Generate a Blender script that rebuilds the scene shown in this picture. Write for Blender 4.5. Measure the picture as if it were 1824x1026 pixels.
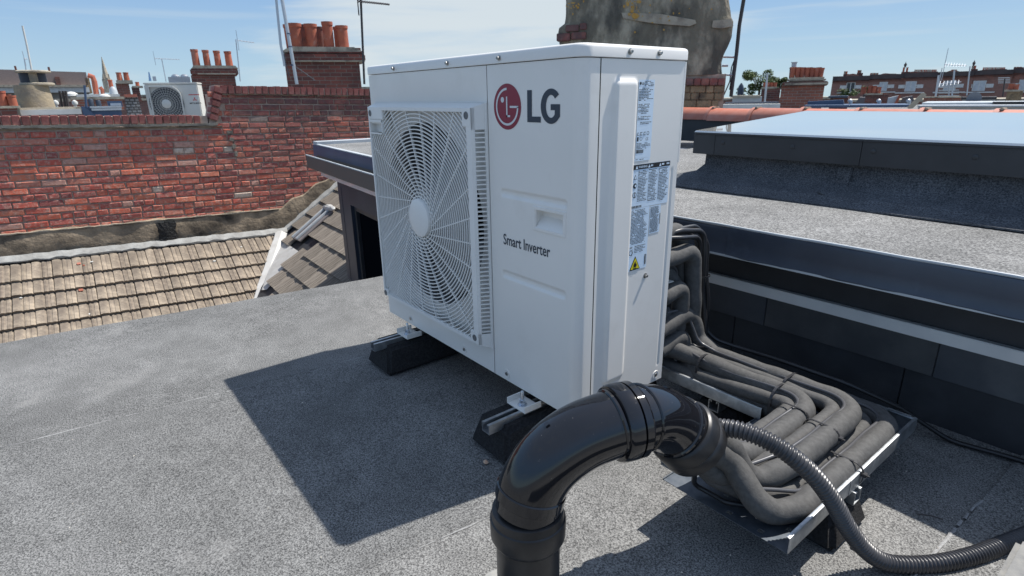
import bpy, bmesh, math, random
from mathutils import Vector, Matrix
R = random.Random(7)
PI = math.pi
sc = bpy.context.scene
col = sc.collection
for o in list(bpy.data.objects): bpy.data.objects.remove(o)

# ------------------------------------------------------------------ camera
CAM = Vector((1.78998, -0.84637, 0.73786)); FL = 1012.3
RT = Vector((0.6236968, 0.7815154, -0.0153584)); DN = Vector((0.2410238, -0.2109684, -0.9473119)); FW = Vector((-0.7435790, 0.5871337, -0.3199442))
cd = bpy.data.cameras.new('camera'); cam = bpy.data.objects.new('camera', cd); col.objects.link(cam)
m3 = Matrix((RT, -DN, -FW)).transposed(); cam.matrix_world = Matrix.Translation(CAM) @ m3.to_4x4()
cd.sensor_width = 36; cd.lens = 36 * FL / 1824; cd.clip_start = .02; cd.clip_end = 2000
cd.dof.use_dof = True; cd.dof.focus_distance = 1.35; cd.dof.aperture_fstop = 13
sc.camera = cam

# ------------------------------------------------------------------ sun, sky, exposure
SUN = Vector((.096, .50, .862)).normalized()
sl = bpy.data.lights.new('sun', 'SUN'); sl.energy = 4.2; sl.angle = math.radians(.53); sl.color = (1, .955, .89)
so = bpy.data.objects.new('sun', sl); col.objects.link(so); so.rotation_euler = SUN.to_track_quat('Z', 'Y').to_euler(); so.location = (0, 0, 30)
w = bpy.data.worlds.new('World'); sc.world = w; w.use_nodes = True
nt = w.node_tree; nt.nodes.clear()
def WN(t, **k):
    n = nt.nodes.new(t)
    for a, b in k.items(): setattr(n, a, b)
    return n
sky = WN('ShaderNodeTexSky', sky_type='NISHITA'); sky.sun_disc = False
sky.sun_elevation = math.asin(SUN.z); sky.sun_rotation = math.atan2(SUN.x, SUN.y); sky.air_density = 1.0; sky.dust_density = .6; sky.ozone_density = 1.5
bg = WN('ShaderNodeBackground'); bg.inputs[1].default_value = .15
L = nt.links.new
def wmr(x, a, b, c=0, d=1, sm_=True):
    n = WN('ShaderNodeMapRange'); n.inputs[1].default_value = a; n.inputs[2].default_value = b; n.inputs[3].default_value = c; n.inputs[4].default_value = d
    if sm_: n.interpolation_type = 'SMOOTHSTEP'
    L(x, n.inputs[0]); return n.outputs[0]
def wmix(f, A, B):
    n = WN('ShaderNodeMix', data_type='RGBA'); L(f, n.inputs[0])
    for i, X in ((6, A), (7, B)):
        if isinstance(X, tuple): n.inputs[i].default_value = (*X, 1)
        else: L(X, n.inputs[i])
    return n.outputs[2]
tc = WN('ShaderNodeTexCoord'); sep = WN('ShaderNodeSeparateXYZ'); L(tc.outputs['Generated'], sep.inputs[0]); el_ = sep.outputs[2]
# pale summer haze low in the sky all round the horizon, bluer higher up
low = wmix(wmr(el_, -.02, .17, sm_=False), (2.05, 2.85, 3.25), (.98, 1.75, 3.0))
base = wmix(wmr(el_, .12, .6, .93, .3), sky.outputs[0], low)
base = wmix(wmr(el_, .2, .7, 0, .36), base, (2.1, 2.25, 2.4))
# thin cirrus: stretched noise, thickest in one broad bank
mp = WN('ShaderNodeMapping'); mp.inputs['Scale'].default_value = (1, 1, 9.0); L(tc.outputs['Generated'], mp.inputs[0])
nz = WN('ShaderNodeTexNoise'); nz.inputs['Scale'].default_value = 2.6; nz.inputs['Detail'].default_value = 7; nz.inputs['Roughness'].default_value = .56; nz.inputs['Distortion'].default_value = .35; L(mp.outputs[0], nz.inputs['Vector'])
dt = WN('ShaderNodeVectorMath', operation='DOT_PRODUCT'); L(tc.outputs['Generated'], dt.inputs[0]); dt.inputs[1].default_value = Vector((-.80, .58, .16)).normalized()
bank = wmr(dt.outputs['Value'], .90, 1.0, 0, .34)
ad = WN('ShaderNodeMath', operation='ADD'); L(nz.outputs[0], ad.inputs[0]); L(bank, ad.inputs[1])
cl = wmr(ad.outputs[0], .54, .88, 0, .9)
mp2 = WN('ShaderNodeMapping'); mp2.inputs['Scale'].default_value = (1, 1, 26.0); L(tc.outputs['Generated'], mp2.inputs[0])
nz2 = WN('ShaderNodeTexNoise'); nz2.inputs['Scale'].default_value = 2.2; nz2.inputs['Detail'].default_value = 5; nz2.inputs['Roughness'].default_value = .5; L(mp2.outputs[0], nz2.inputs['Vector'])
streak = wmr(nz2.outputs[0], .50, .70, 0, .24)
lo_ = wmr(el_, .10, .32, 1, 0); ml = WN('ShaderNodeMath', operation='MULTIPLY'); L(streak, ml.inputs[0]); L(lo_, ml.inputs[1])
base = wmix(ml.outputs[0], base, (2.7, 3.1, 3.35))
fin = wmix(cl, base, (2.95, 3.25, 3.4))
out = WN('ShaderNodeOutputWorld'); L(fin, bg.inputs[0]); L(bg.outputs[0], out.inputs[0])
vs = sc.view_settings; sc.display_settings.display_device = 'sRGB'; vs.view_transform = 'Standard'; vs.look = 'None'; vs.exposure = .65; vs.gamma = 1; vs.use_curve_mapping = False
sc.render.resolution_x = 1024; sc.render.resolution_y = 576
sc.cycles.max_bounces = 6

# ------------------------------------------------------------------ pixel <-> place helpers (only used to read real positions off the survey photo)
def ray(u, v): return RT * ((u - 912) / FL) + DN * ((v - 513) / FL) + FW
def at(u, v, d): return CAM + ray(u, v) * d
def on(u, v, ax, val):
    r = ray(u, v); return CAM + r * ((val - CAM[ax]) / r[ax])

# ------------------------------------------------------------------ materials
MATS = {}
def mat(name, c, rough=.6, metal=0, c2=None, scale=8, lo=.35, hi=.65, detail=6, bump=0, bscale=None, bdist=.002, coat=0, spec=.5, streak=None, c3=None, s3=2, lo3=.5, hi3=.7, rnd=0, rough2=None):
    """noise-mixed colour (c, c2, optional c3 patches) with bump; rnd = random value shift per object / island"""
    if name in MATS: return MATS[name]
    m = bpy.data.materials.new(name); m.use_nodes = True; t = m.node_tree; N = t.nodes; K = t.links.new
    b = N['Principled BSDF']; b.inputs['Roughness'].default_value = rough; b.inputs['Metallic'].default_value = metal
    b.inputs['Specular IOR Level'].default_value = spec; b.inputs['Coat Weight'].default_value = coat; b.inputs['Coat Roughness'].default_value = .05
    b.inputs['Base Color'].default_value = (*c, 1)
    co = N.new('ShaderNodeTexCoord'); vec = co.outputs['Object']
    if streak:
        mpn = N.new('ShaderNodeMapping'); mpn.inputs['Scale'].default_value = streak; K(vec, mpn.inputs[0]); vec = mpn.outputs[0]
    def noise(s, d=6, ro=.6, v=vec):
        n = N.new('ShaderNodeTexNoise'); n.inputs['Scale'].default_value = s; n.inputs['Detail'].default_value = d; n.inputs['Roughness'].default_value = ro; K(v, n.inputs['Vector']); return n.outputs[0]
    def mr(x, a, bb, c_=0, d=1):
        n = N.new('ShaderNodeMapRange'); n.inputs[1].default_value = a; n.inputs[2].default_value = bb; n.inputs[3].default_value = c_; n.inputs[4].default_value = d; K(x, n.inputs[0]); return n.outputs[0]
    colr = None
    def mixc(f, A, B):
        n = N.new('ShaderNodeMix'); n.data_type = 'RGBA'; K(f, n.inputs[0])
        if isinstance(A, tuple): n.inputs[6].default_value = (*A, 1)
        else: K(A, n.inputs[6])
        if isinstance(B, tuple): n.inputs[7].default_value = (*B, 1)
        else: K(B, n.inputs[7])
        return n.outputs[2]
    if c2: colr = mixc(mr(noise(scale, detail), lo, hi), c, c2)
    if c3: colr = mixc(mr(noise(s3, 5), lo3, hi3), colr if colr else c, c3)
    if rnd:
        oi = N.new('ShaderNodeObjectInfo'); ge = N.new('ShaderNodeNewGeometry'); ad = N.new('ShaderNodeMath'); ad.operation = 'ADD'; K(oi.outputs['Random'], ad.inputs[0]); K(ge.outputs['Random Per Island'], ad.inputs[1])
        fr = N.new('ShaderNodeMath'); fr.operation = 'FRACT'; K(ad.outputs[0], fr.inputs[0])
        h = N.new('ShaderNodeHueSaturation'); K(mr(fr.outputs[0], 0, 1, 1 - rnd, 1 + rnd), h.inputs['Value'])
        if colr: K(colr, h.inputs['Color'])
        else: h.inputs['Color'].default_value = (*c, 1)
        colr = h.outputs[0]
    if colr: K(colr, b.inputs['Base Color'])
    if rough2 is not None: K(mr(noise(scale * .7, 5), .35, .65, rough, rough2), b.inputs['Roughness'])
    if bump:
        bn = N.new('ShaderNodeBump'); bn.inputs['Strength'].default_value = bump; bn.inputs['Distance'].default_value = bdist
        K(noise(bscale or scale * 2, 4, .65), bn.inputs['Height']); K(bn.outputs[0], b.inputs['Normal'])
    m.diffuse_color = (*c, 1); MATS[name] = m; return m

def felt_mat(name, dark, light, warm, gs=210):
    m = bpy.data.materials.new(name); m.use_nodes = True; t = m.node_tree; N = t.nodes; K = t.links.new; b = N['Principled BSDF']
    b.inputs['Roughness'].default_value = .93; b.inputs['Specular IOR Level'].default_value = .25
    co = N.new('ShaderNodeTexCoord')
    def noise(s, d, ro=.6):
        n = N.new('ShaderNodeTexNoise'); n.inputs['Scale'].default_value = s; n.inputs['Detail'].default_value = d; n.inputs['Roughness'].default_value = ro; K(co.outputs['Object'], n.inputs['Vector']); return n.outputs[0]
    def mr(x, a, bb, c_=0, d=1):
        n = N.new('ShaderNodeMapRange'); n.inputs[1].default_value = a; n.inputs[2].default_value = bb; n.inputs[3].default_value = c_; n.inputs[4].default_value = d; K(x, n.inputs[0]); return n.outputs[0]
    def mix(f, A, B, mode='MIX'):
        n = N.new('ShaderNodeMix'); n.data_type = 'RGBA'; n.blend_type = mode
        if isinstance(f, float): n.inputs[0].default_value = f
        else: K(f, n.inputs[0])
        for i, X in ((6, A), (7, B)):
            if isinstance(X, tuple): n.inputs[i].default_value = (*X, 1)
            else: K(X, n.inputs[i])
        return n.outputs[2]
    g = mr(noise(gs, 4, .75), .39, .61)
    c = mix(g, dark, light)
    sp = N.new('ShaderNodeTexVoronoi'); sp.inputs['Scale'].default_value = 140; K(co.outputs['Object'], sp.inputs['Vector'])
    c = mix(mr(sp.outputs['Distance'], .12, .22, .55, 0), c, tuple(x * .45 for x in dark))
    big = mr(noise(2.1, 6, .62), .36, .66, .80, 1.14)
    mid = mr(noise(13, 5, .7), .35, .7, .86, 1.12)
    mm = N.new('ShaderNodeMath'); mm.operation = 'MULTIPLY'; K(big, mm.inputs[0]); K(mid, mm.inputs[1])
    h = N.new('ShaderNodeHueSaturation'); K(c, h.inputs['Color']); K(mm.outputs[0], h.inputs['Value'])
    c = mix(mr(noise(3.3, 8, .7), .6, .74, 0, .5), h.outputs[0], warm)
    K(c, b.inputs['Base Color'])
    bn = N.new('ShaderNodeBump'); bn.inputs['Strength'].default_value = .9; bn.inputs['Distance'].default_value = .0016; K(noise(gs * .8, 3, .7), bn.inputs['Height']); K(bn.outputs[0], b.inputs['Normal'])
    MATS[name] = m; return m

def brick_tex(name, cols, mortar, bw=.225, bh=.075, soot=.3, dark=(.03, .025, .025), z0=0, z1=1):
    """far brickwork: brick texture wrapped round the building by local (x+y, z)"""
    m = bpy.data.materials.new(name); m.use_nodes = True; t = m.node_tree; N = t.nodes; K = t.links.new; b = N['Principled BSDF']; b.inputs['Roughness'].default_value = .92
    co = N.new('ShaderNodeTexCoord'); s = N.new('ShaderNodeSeparateXYZ'); K(co.outputs['Object'], s.inputs[0])
    a = N.new('ShaderNodeMath'); K(s.outputs[0], a.inputs[0]); K(s.outputs[1], a.inputs[1])
    cb = N.new('ShaderNodeCombineXYZ'); K(a.outputs[0], cb.inputs[0]); K(s.outputs[2], cb.inputs[1])
    br = N.new('ShaderNodeTexBrick'); K(cb.outputs[0], br.inputs['Vector']); br.inputs['Scale'].default_value = 1; br.inputs['Brick Width'].default_value = bw; br.inputs['Row Height'].default_value = bh
    br.inputs['Mortar Size'].default_value = .007; br.inputs['Color1'].default_value = (*cols[0], 1); br.inputs['Color2'].default_value = (*cols[1], 1); br.inputs['Mortar'].default_value = (*mortar, 1); br.inputs['Bias'].default_value = 0
    n = N.new('ShaderNodeTexNoise'); n.inputs['Scale'].default_value = 2.5; n.inputs['Detail'].default_value = 8; K(co.outputs['Object'], n.inputs['Vector'])
    r = N.new('ShaderNodeMapRange'); r.inputs[1].default_value = .4; r.inputs[2].default_value = .7; r.inputs[4].default_value = soot; K(n.outputs[0], r.inputs[0])
    mx_ = N.new('ShaderNodeMix'); mx_.data_type = 'RGBA'; K(r.outputs[0], mx_.inputs[0]); K(br.outputs[0], mx_.inputs[6]); mx_.inputs[7].default_value = (*dark, 1); K(mx_.outputs[2], b.inputs['Base Color'])
    bn = N.new('ShaderNodeBump'); bn.inputs['Strength'].default_value = .8; bn.inputs['Distance'].default_value = .01; bn.invert = True; K(br.outputs['Fac'], bn.inputs['Height']); K(bn.outputs[0], b.inputs['Normal'])
    MATS[name] = m; return m

FELT = felt_mat('mineral_felt', (.047, .0475, .048), (.275, .275, .268), (.27, .265, .255), 300)
FELTM = felt_mat('mineral_felt_light', (.055, .055, .055), (.315, .313, .303), (.33, .32, .30), 300)
SEAM = mat('seam_pale', (.36, .36, .355), .95, c2=(.22, .22, .22), scale=220, bump=.8, bscale=300)
GALVD = mat('dull_galvanised_floor', (.07, .085, .105), .6, metal=.6, c2=(.11, .125, .145), scale=45)
FELT2 = felt_mat('mineral_felt_pale', (.065, .065, .066), (.335, .335, .327), (.31, .305, .29), 190)
FELTD = felt_mat('mineral_felt_shaded', (.035, .04, .048), (.14, .15, .165), (.12, .12, .12))  # dark copy of the felt: the kerb's shade is put into its colour
WHITE = mat('white_enamel', (.775, .755, .715), .34, c2=(.74, .72, .68), scale=3, c3=(.69, .665, .62), s3=11, lo3=.56, hi3=.9, bump=.05, bscale=600, bdist=.0004, coat=.12)
WHITEP = mat('white_plastic', (.77, .765, .735), .42, c2=(.73, .725, .70), scale=5)
DKGREY = mat('grey_plastic_and_shade', (.13, .135, .14), .5)
BLACKIN = mat('dark_interior', (.012, .012, .013), .8)
FIN = mat('heat_exchanger_fins', (.07, .075, .08), .45, metal=.4, c2=(.02, .02, .022), streak=(260, 1, 1), scale=1, lo=.45, hi=.55)
GALV = mat('galvanised_steel', (.36, .38, .40), .36, metal=.9, c2=(.46, .48, .5), scale=45, lo=.42, hi=.58, detail=3, rough2=.48)
BOLT = mat('zinc_bolt', (.62, .66, .72), .25, metal=1)
COPG = mat('grey_coping', (.16, .16, .16), .9, c2=(.24, .235, .22), scale=30, bump=.5, bscale=90)
STEEL = mat('stainless_screw', (.45, .44, .42), .3, metal=1)
RUBBER = mat('granulated_rubber', (.012, .012, .013), .9, c2=(.03, .03, .032), scale=160, bump=1, bscale=240, bdist=.003, spec=.3)
GLOSS = mat('gloss_black_plastic', (.006, .006, .008), .04, c2=(.009, .0095, .012), scale=6, bump=.06, bscale=5, bdist=.004, rough2=.10, spec=.7, coat=0, c3=(.09, .085, .08), s3=150, lo3=.69, hi3=.73)
GLOSS2 = mat('scuffed_black_plastic', (.009, .009, .01), .3, c2=(.02, .02, .021), scale=30, c3=(.07, .06, .05), s3=130, lo3=.68, hi3=.76, rough2=.45)
HOSE = mat('corrugated_black_plastic', (.035, .036, .04), .33, c2=(.05, .05, .055), scale=15)
FOAM = mat('foam_lagging', (.062, .061, .060), .75, c2=(.088, .087, .085), scale=95, lo=.38, hi=.66, bump=.45, bscale=230, bdist=.0014, spec=.35, c3=(.10, .098, .094), s3=9, lo3=.55, hi3=.8)
CABLE = mat('black_cable', (.018, .018, .02), .4)
CABLEG = mat('grey_cable', (.075, .075, .08), .3)
TIE = mat('black_tie', (.025, .025, .028), .35)
PLY = mat('dark_grey_panel', (.022, .024, .028), .55, c2=(.04, .043, .05), scale=4, c3=(.06, .062, .066), s3=2.5, lo3=.55, hi3=.75, bump=.1, bscale=60)
RUBM = mat('rubber_membrane', (.032, .042, .062), .36, c2=(.05, .062, .085), scale=5, c3=(.085, .105, .14), s3=7, lo3=.6, hi3=.8, bump=.12, bscale=12, bdist=.006)
TRIMW = mat('pale_trim', (.8, .8, .78), .25, coat=.6, c2=(.7, .7, .69), scale=6)
SKYFR = mat('anthracite_frame', (.03, .033, .037), .5, c2=(.04, .043, .048), scale=9)
GLASS = bpy.data.materials.new('skylight_glass'); GLASS.use_nodes = True
gb = GLASS.node_tree.nodes['Principled BSDF']; gb.inputs['Metallic'].default_value = .7; gb.inputs['Base Color'].default_value = (.70, .70, .665, 1); gb.inputs['Roughness'].default_value = .03; gb.inputs['IOR'].default_value = 3.0; gb.inputs['Specular IOR Level'].default_value = .9
INK = mat('dark_print', (.03, .042, .06), .5); REDL = mat('badge_red', (.23, .012, .035), .4); LABELM = mat('sticker_paper', (.62, .74, .86), .4); BLK = mat('black_print', (.012, .012, .014), .5)
LOGOW = mat('badge_white', (.62, .63, .64), .4); YEL = mat('warning_yellow', (.72, .6, .03), .45)
MORTAR = mat('lime_mortar', (.37, .27, .205), .95, c2=(.50, .39, .31), scale=14, bump=.7, bscale=60, bdist=.006, c3=(.22, .155, .125), s3=3)
RENDERB = mat('stained_render', (.17, .135, .095), .95, c2=(.42, .33, .23), scale=5, lo=.36, hi=.7, bump=.8, bscale=22, bdist=.015, c3=(.04, .034, .028), s3=2.2, lo3=.5, hi3=.68)
BITUM = mat('bitumen_patch', (.006, .006, .006), .6, bump=1, bscale=35, bdist=.02)
LEADP = mat('pale_lead_flashing', (.25, .245, .23), .7, c2=(.37, .37, .35), scale=10, bump=.5, bscale=9, bdist=.02)
GRP = mat('white_fibreglass', (.50, .50, .485), .5, c2=(.42, .41, .39), scale=7)
TERRA = mat('terracotta', (.40, .115, .06), .8, c2=(.30, .085, .055), scale=9, bump=.3, bscale=30, c3=(.42, .25, .2), s3=5, lo3=.55, hi3=.8, rnd=.16)
TERRAD = mat('terracotta_sooty', (.20, .065, .045), .85, c2=(.10, .05, .045), scale=8, rnd=.2)
RIDGE = mat('ridge_clay', (.42, .12, .07), .55, c2=(.45, .15, .095), scale=12, bump=.2, bscale=30, c3=(.46, .24, .19), s3=3, lo3=.48, hi3=.8, rnd=.12)
CEMENT = mat('weathered_cement', (.36, .315, .24), .95, c2=(.42, .37, .29), scale=12, bump=.7, bscale=30, bdist=.01, c3=(.14, .12, .10), s3=4)
TILET = mat('lichened_concrete_tile', (.35, .29, .22), .95, c2=(.19, .158, .125), scale=17, lo=.40, hi=.66, bump=.7, bscale=80, bdist=.004, c3=(.13, .105, .085), s3=5, lo3=.52, hi3=.72, rnd=.16, detail=9)
TILED = mat('grey_weathered_tile', (.10, .084, .068), .95, c2=(.26, .225, .185), streak=(30, 2.4, 2.4), scale=1.6, lo=.40, hi=.62, bump=.6, bscale=4, bdist=.006, c3=(.05, .045, .04), s3=2.2, lo3=.56, hi3=.75, rnd=.15)
DARKW = mat('dormer_cladding', (.026, .036, .054), .5, c2=(.04, .052, .074), scale=3)
GUT = mat('grey_brown_gutter', (.10, .092, .082), .5)
NAVY = mat('navy_membrane', (.045, .075, .135), .4, c2=(.06, .095, .165), scale=6)
SLATE = mat('slate_roof', (.11, .10, .105), .85, c2=(.17, .15, .145), scale=8, streak=(1, 1, 5))
BROWNR = mat('brown_tiled_roof', (.21, .165, .15), .9, c2=(.27, .215, .195), scale=5, streak=(1, 1, 6))
PALER = mat('pale_painted', (.62, .62, .59), .7, c2=(.5, .5, .47), scale=4)
LIGHTG = mat('light_grey_sheet', (.38, .41, .43), .5, c2=(.5, .53, .55), scale=3)
POLE = mat('aluminium_pole', (.5, .52, .54), .4, metal=.6)
DKPOLE = mat('dark_pole', (.045, .04, .04), .6)
GROUND = mat('distant_ground', (.11, .12, .13), .95, c2=(.15, .155, .16), scale=.2)
BRK1 = brick_tex('chimney_brick', ((.23, .075, .055), (.12, .05, .043)), (.22, .17, .14), soot=.5)
BRK2 = brick_tex('red_brick', ((.36, .13, .085), (.27, .105, .075)), (.34, .27, .22), soot=.3)
BRK3 = brick_tex('terrace_brick', ((.30, .145, .11), (.24, .12, .095)), (.26, .19, .16), soot=.15)
STOCK = mat('stock_stone', (.24, .17, .10), .95, c2=(.36, .26, .155), scale=5, bump=.9, bscale=16, bdist=.02, c3=(.1, .08, .06), s3=6, lo3=.5, hi3=.7, rnd=.18)

# bricks of the near wall: colour by object / island
def near_brick():
    m = bpy.data.materials.new('old_red_brick'); m.use_nodes = True; t = m.node_tree; N = t.nodes; K = t.links.new; b = N['Principled BSDF']; b.inputs['Roughness'].default_value = .92
    oi = N.new('ShaderNodeObjectInfo'); ge = N.new('ShaderNodeNewGeometry'); ad = N.new('ShaderNodeMath'); K(oi.outputs['Random'], ad.inputs[0]); K(ge.outputs['Random Per Island'], ad.inputs[1])
    fr = N.new('ShaderNodeMath'); fr.operation = 'FRACT'; K(ad.outputs[0], fr.inputs[0])
    cr = N.new('ShaderNodeValToRGB'); e = cr.color_ramp; e.interpolation = 'CONSTANT'
    stops = [(0, (.60, .14, .08)), (.16, (.52, .11, .075)), (.30, (.62, .19, .11)), (.42, (.44, .11, .085)), (.55, (.56, .155, .10)), (.66, (.30, .08, .07)), (.76, (.54, .19, .13)), (.86, (.48, .12, .09)), (.955, (.55, .29, .22)), (.988, (.66, .53, .42))]
    e.elements[0].position = 0; e.elements[0].color = (*stops[0][1], 1); e.elements[1].position = stops[1][0]; e.elements[1].color = (*stops[1][1], 1)
    for p, c in stops[2:]:
        q = e.elements.new(p); q.color = (*c, 1)
    K(fr.outputs[0], cr.inputs[0])
    def noise(s, d, src, ro=.6):
        n = N.new('ShaderNodeTexNoise'); n.inputs['Scale'].default_value = s; n.inputs['Detail'].default_value = d; n.inputs['Roughness'].default_value = ro; K(src, n.inputs['Vector']); return n.outputs[0]
    def mr(x, a, bb, c_=0, d=1):
        n = N.new('ShaderNodeMapRange'); n.inputs[1].default_value = a; n.inputs[2].default_value = bb; n.inputs[3].default_value = c_; n.inputs[4].default_value = d; K(x, n.inputs[0]); return n.outputs[0]
    P = ge.outputs['Position']
    def mix(f, A, B):
        n = N.new('ShaderNodeMix'); n.data_type = 'RGBA'; K(f, n.inputs[0]); K(A, n.inputs[6]); n.inputs[7].default_value = (*B, 1); return n.outputs[2]
    c = mix(mr(noise(24, 8, P, .8), .48, .66, 0, .8), cr.outputs[0], (.58, .42, .33))     # lime bloom and scuffs
    c = mix(mr(noise(27, 7, P, .75), .48, .70, 0, .7), c, (.27, .10, .075))
    # soot: the taller right half of the wall is grimy, most of all under its coping
    s = N.new('ShaderNodeSeparateXYZ'); K(P, s.inputs[0])
    hz = mr(s.outputs[2], -.35, .75, .15, 1); rt = mr(s.outputs[1], .6, 1.3, 0, 1)
    mu = N.new('ShaderNodeMath'); mu.operation = 'MULTIPLY'; K(hz, mu.inputs[0]); K(rt, mu.inputs[1])
    m2 = N.new('ShaderNodeMath'); m2.operation = 'MULTIPLY'; K(mu.outputs[0], m2.inputs[0]); K(mr(noise(4, 6, P, .7), .3, .62, .35, 1), m2.inputs[1])
    c = mix(m2.outputs[0], c, (.12, .07, .068))
    K(c, b.inputs['Base Color'])
    bn = N.new('ShaderNodeBump'); bn.inputs['Strength'].default_value = .6; bn.inputs['Distance'].default_value = .005; K(noise(60, 5, P), bn.inputs['Height']); K(bn.outputs[0], b.inputs['Normal'])
    return m
BRICK = near_brick()
COPB = mat('coping_brick_red', (.26, .085, .07), .9, c2=(.19, .07, .065), scale=20, c3=(.33, .15, .12), s3=8, rnd=.18, bump=.4, bscale=40, bdist=.004)

# ------------------------------------------------------------------ mesh helpers
class MB:
    def __init__(s): s.v = []; s.f = []; s.n = 0
    def add(s, vs, fs, M=None):
        k = len(s.v)
        s.v += [tuple(M @ Vector(p)) if M is not None else tuple(p) for p in vs]; s.f += [tuple(i + k for i in f) for f in fs]; return s
    def box(s, x0, x1, y0, y1, z0, z1, M=None, c=0):
        if c <= 0:
            v = [(x0, y0, z0), (x1, y0, z0), (x1, y1, z0), (x0, y1, z0), (x0, y0, z1), (x1, y0, z1), (x1, y1, z1), (x0, y1, z1)]
            return s.add(v, [(0, 3, 2, 1), (4, 5, 6, 7), (0, 1, 5, 4), (1, 2, 6, 5), (2, 3, 7, 6), (3, 0, 4, 7)], M)
        bm = bmesh.new(); bmesh.ops.create_cube(bm, size=1)
        for q in bm.verts: q.co = Vector(((x0 + x1) / 2 + q.co.x * (x1 - x0), (y0 + y1) / 2 + q.co.y * (y1 - y0), (z0 + z1) / 2 + q.co.z * (z1 - z0)))
        bmesh.ops.bevel(bm, geom=list(bm.edges), offset=c, segments=2, affect='EDGES')
        bm.verts.index_update(); s.add([q.co for q in bm.verts], [[q.index for q in f.verts] for f in bm.faces], M); bm.free(); return s
    def hull8(s, a, b, M=None):     # two quads of 4 points (bottom, top)
        return s.add(list(a) + list(b), [(0, 3, 2, 1), (4, 5, 6, 7), (0, 1, 5, 4), (1, 2, 6, 5), (2, 3, 7, 6), (3, 0, 4, 7)], M)
    def prism(s, poly, a, b, ax='y', M=None):   # poly in the two other axes, extruded a..b
        n = len(poly)
        g = {'y': lambda p, t: (p[0], t, p[1]), 'x': lambda p, t: (t, p[0], p[1]), 'z': lambda p, t: (p[0], p[1], t)}[ax]
        v = [g(p, a) for p in poly] + [g(p, b) for p in poly]
        return s.add(v, [tuple(range(n))[::-1], tuple(range(n, 2 * n))] + [(i, (i + 1) % n, n + (i + 1) % n, n + i) for i in range(n)], M)
    def lathe(s, prof, n=20, M=None, cap=True):  # prof [(r,z)] about z
        v = []; f = []
        for r, z in prof:
            for i in range(n): a = 2 * PI * i / n; v.append((r * math.cos(a), r * math.sin(a), z))
        for k in range(len(prof) - 1):
            for i in range(n): j = (i + 1) % n; f.append((k * n + i, k * n + j, (k + 1) * n + j, (k + 1) * n + i))
        if cap: f.append(tuple(range(n))[::-1]); f.append(tuple((len(prof) - 1) * n + i for i in range(n)))
        return s.add(v, f, M)
    def tube(s, pts, r, n=12, cap=True, up=None):
        pts = [Vector(p) for p in pts]; m = len(pts)
        T = [(pts[min(i + 1, m - 1)] - pts[max(i - 1, 0)]).normalized() for i in range(m)]
        a = Vector(up) if up else (Vector((0, 0, 1)) if abs(T[0].z) < .9 else Vector((1, 0, 0)))
        nx = (a - T[0] * a.dot(T[0])).normalized(); v = []; f = []
        for i in range(m):
            if i: nx = (nx - T[i] * nx.dot(T[i])).normalized()
            by = T[i].cross(nx); rr = r[i] if isinstance(r, (list, tuple)) else r
            for k in range(n):
                t = 2 * PI * k / n; v.append(pts[i] + (nx * math.cos(t) + by * math.sin(t)) * rr)
        for i in range(m - 1):
            for k in range(n): j = (k + 1) % n; f.append((i * n + k, i * n + j, (i + 1) * n + j, (i + 1) * n + k))
        if cap: f.append(tuple(range(n))[::-1]); f.append(tuple((m - 1) * n + k for k in range(n)))
        return s.add(v, f)
    def strip(s, pts, wd, th, nrm, closed=False):
        """flat bar along pts; nrm(i) gives the direction of its thickness"""
        pts = [Vector(p) for p in pts]; m = len(pts); v = []; f = []
        for i in range(m):
            if closed: T = (pts[(i + 1) % m] - pts[i - 1]).normalized()
            else: T = (pts[min(i + 1, m - 1)] - pts[max(i - 1, 0)]).normalized()
            n_ = nrm(i) if callable(nrm) else Vector(nrm)
            n_ = (n_ - T * n_.dot(T)).normalized(); b = T.cross(n_)
            for x, y in ((-1, -1), (1, -1), (1, 1), (-1, 1)): v.append(pts[i] + b * (x * wd / 2) + n_ * (y * th / 2))
        for i in range(m if closed else m - 1):
            i2 = (i + 1) % m
            for k in range(4): j = (k + 1) % 4; f.append((i * 4 + k, i * 4 + j, i2 * 4 + j, i2 * 4 + k))
        if not closed: f.append((3, 2, 1, 0)); f.append(tuple((m - 1) * 4 + k for k in range(4)))
        return s.add(v, f)
    def mesh(s, name, m, smooth=False, ang=35):
        me = bpy.data.meshes.new(name); me.from_pydata([tuple(p) for p in s.v], [], s.f); me.validate()
        bm = bmesh.new(); bm.from_mesh(me); bmesh.ops.recalc_face_normals(bm, faces=bm.faces); bm.to_mesh(me); bm.free()
        if m: me.materials.append(m)
        if smooth:
            me.shade_smooth(); me.set_sharp_from_angle(angle=math.radians(ang))
        return me
    def build(s, name, m, parent=None, smooth=False, local=False, ang=35):
        o = bpy.data.objects.new(name, s.mesh(name, m, smooth, ang)); col.objects.link(o)
        if parent:
            o.parent = parent
            if not local: o.matrix_parent_inverse = WM(parent).inverted()
        return o
def WM(o):
    M = o.matrix_basis.copy()
    if o.parent: M = WM(o.parent) @ o.matrix_parent_inverse @ M
    return M
def tag(o, label=None, cat=None, group=None, kind=None):
    if label: o['label'] = label
    if cat: o['category'] = cat
    if group: o['group'] = group
    if kind: o['kind'] = kind
    return o
def empty(name, loc=(0, 0, 0), label=None, cat=None, group=None, M=None):
    o = bpy.data.objects.new(name, None); col.objects.link(o); o.empty_display_size = .1
    if M is not None: o.matrix_world = M; o.matrix_basis = M
    else: o.location = loc; o.matrix_basis = Matrix.Translation(loc)
    return tag(o, label, cat, group)
def inst(name, me, parent, loc, rot=(0, 0, 0), scl=None):
    o = bpy.data.objects.new(name, me); col.objects.link(o); o.parent = parent; o.location = loc; o.rotation_euler = rot
    if scl: o.scale = scl
    return o
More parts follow.
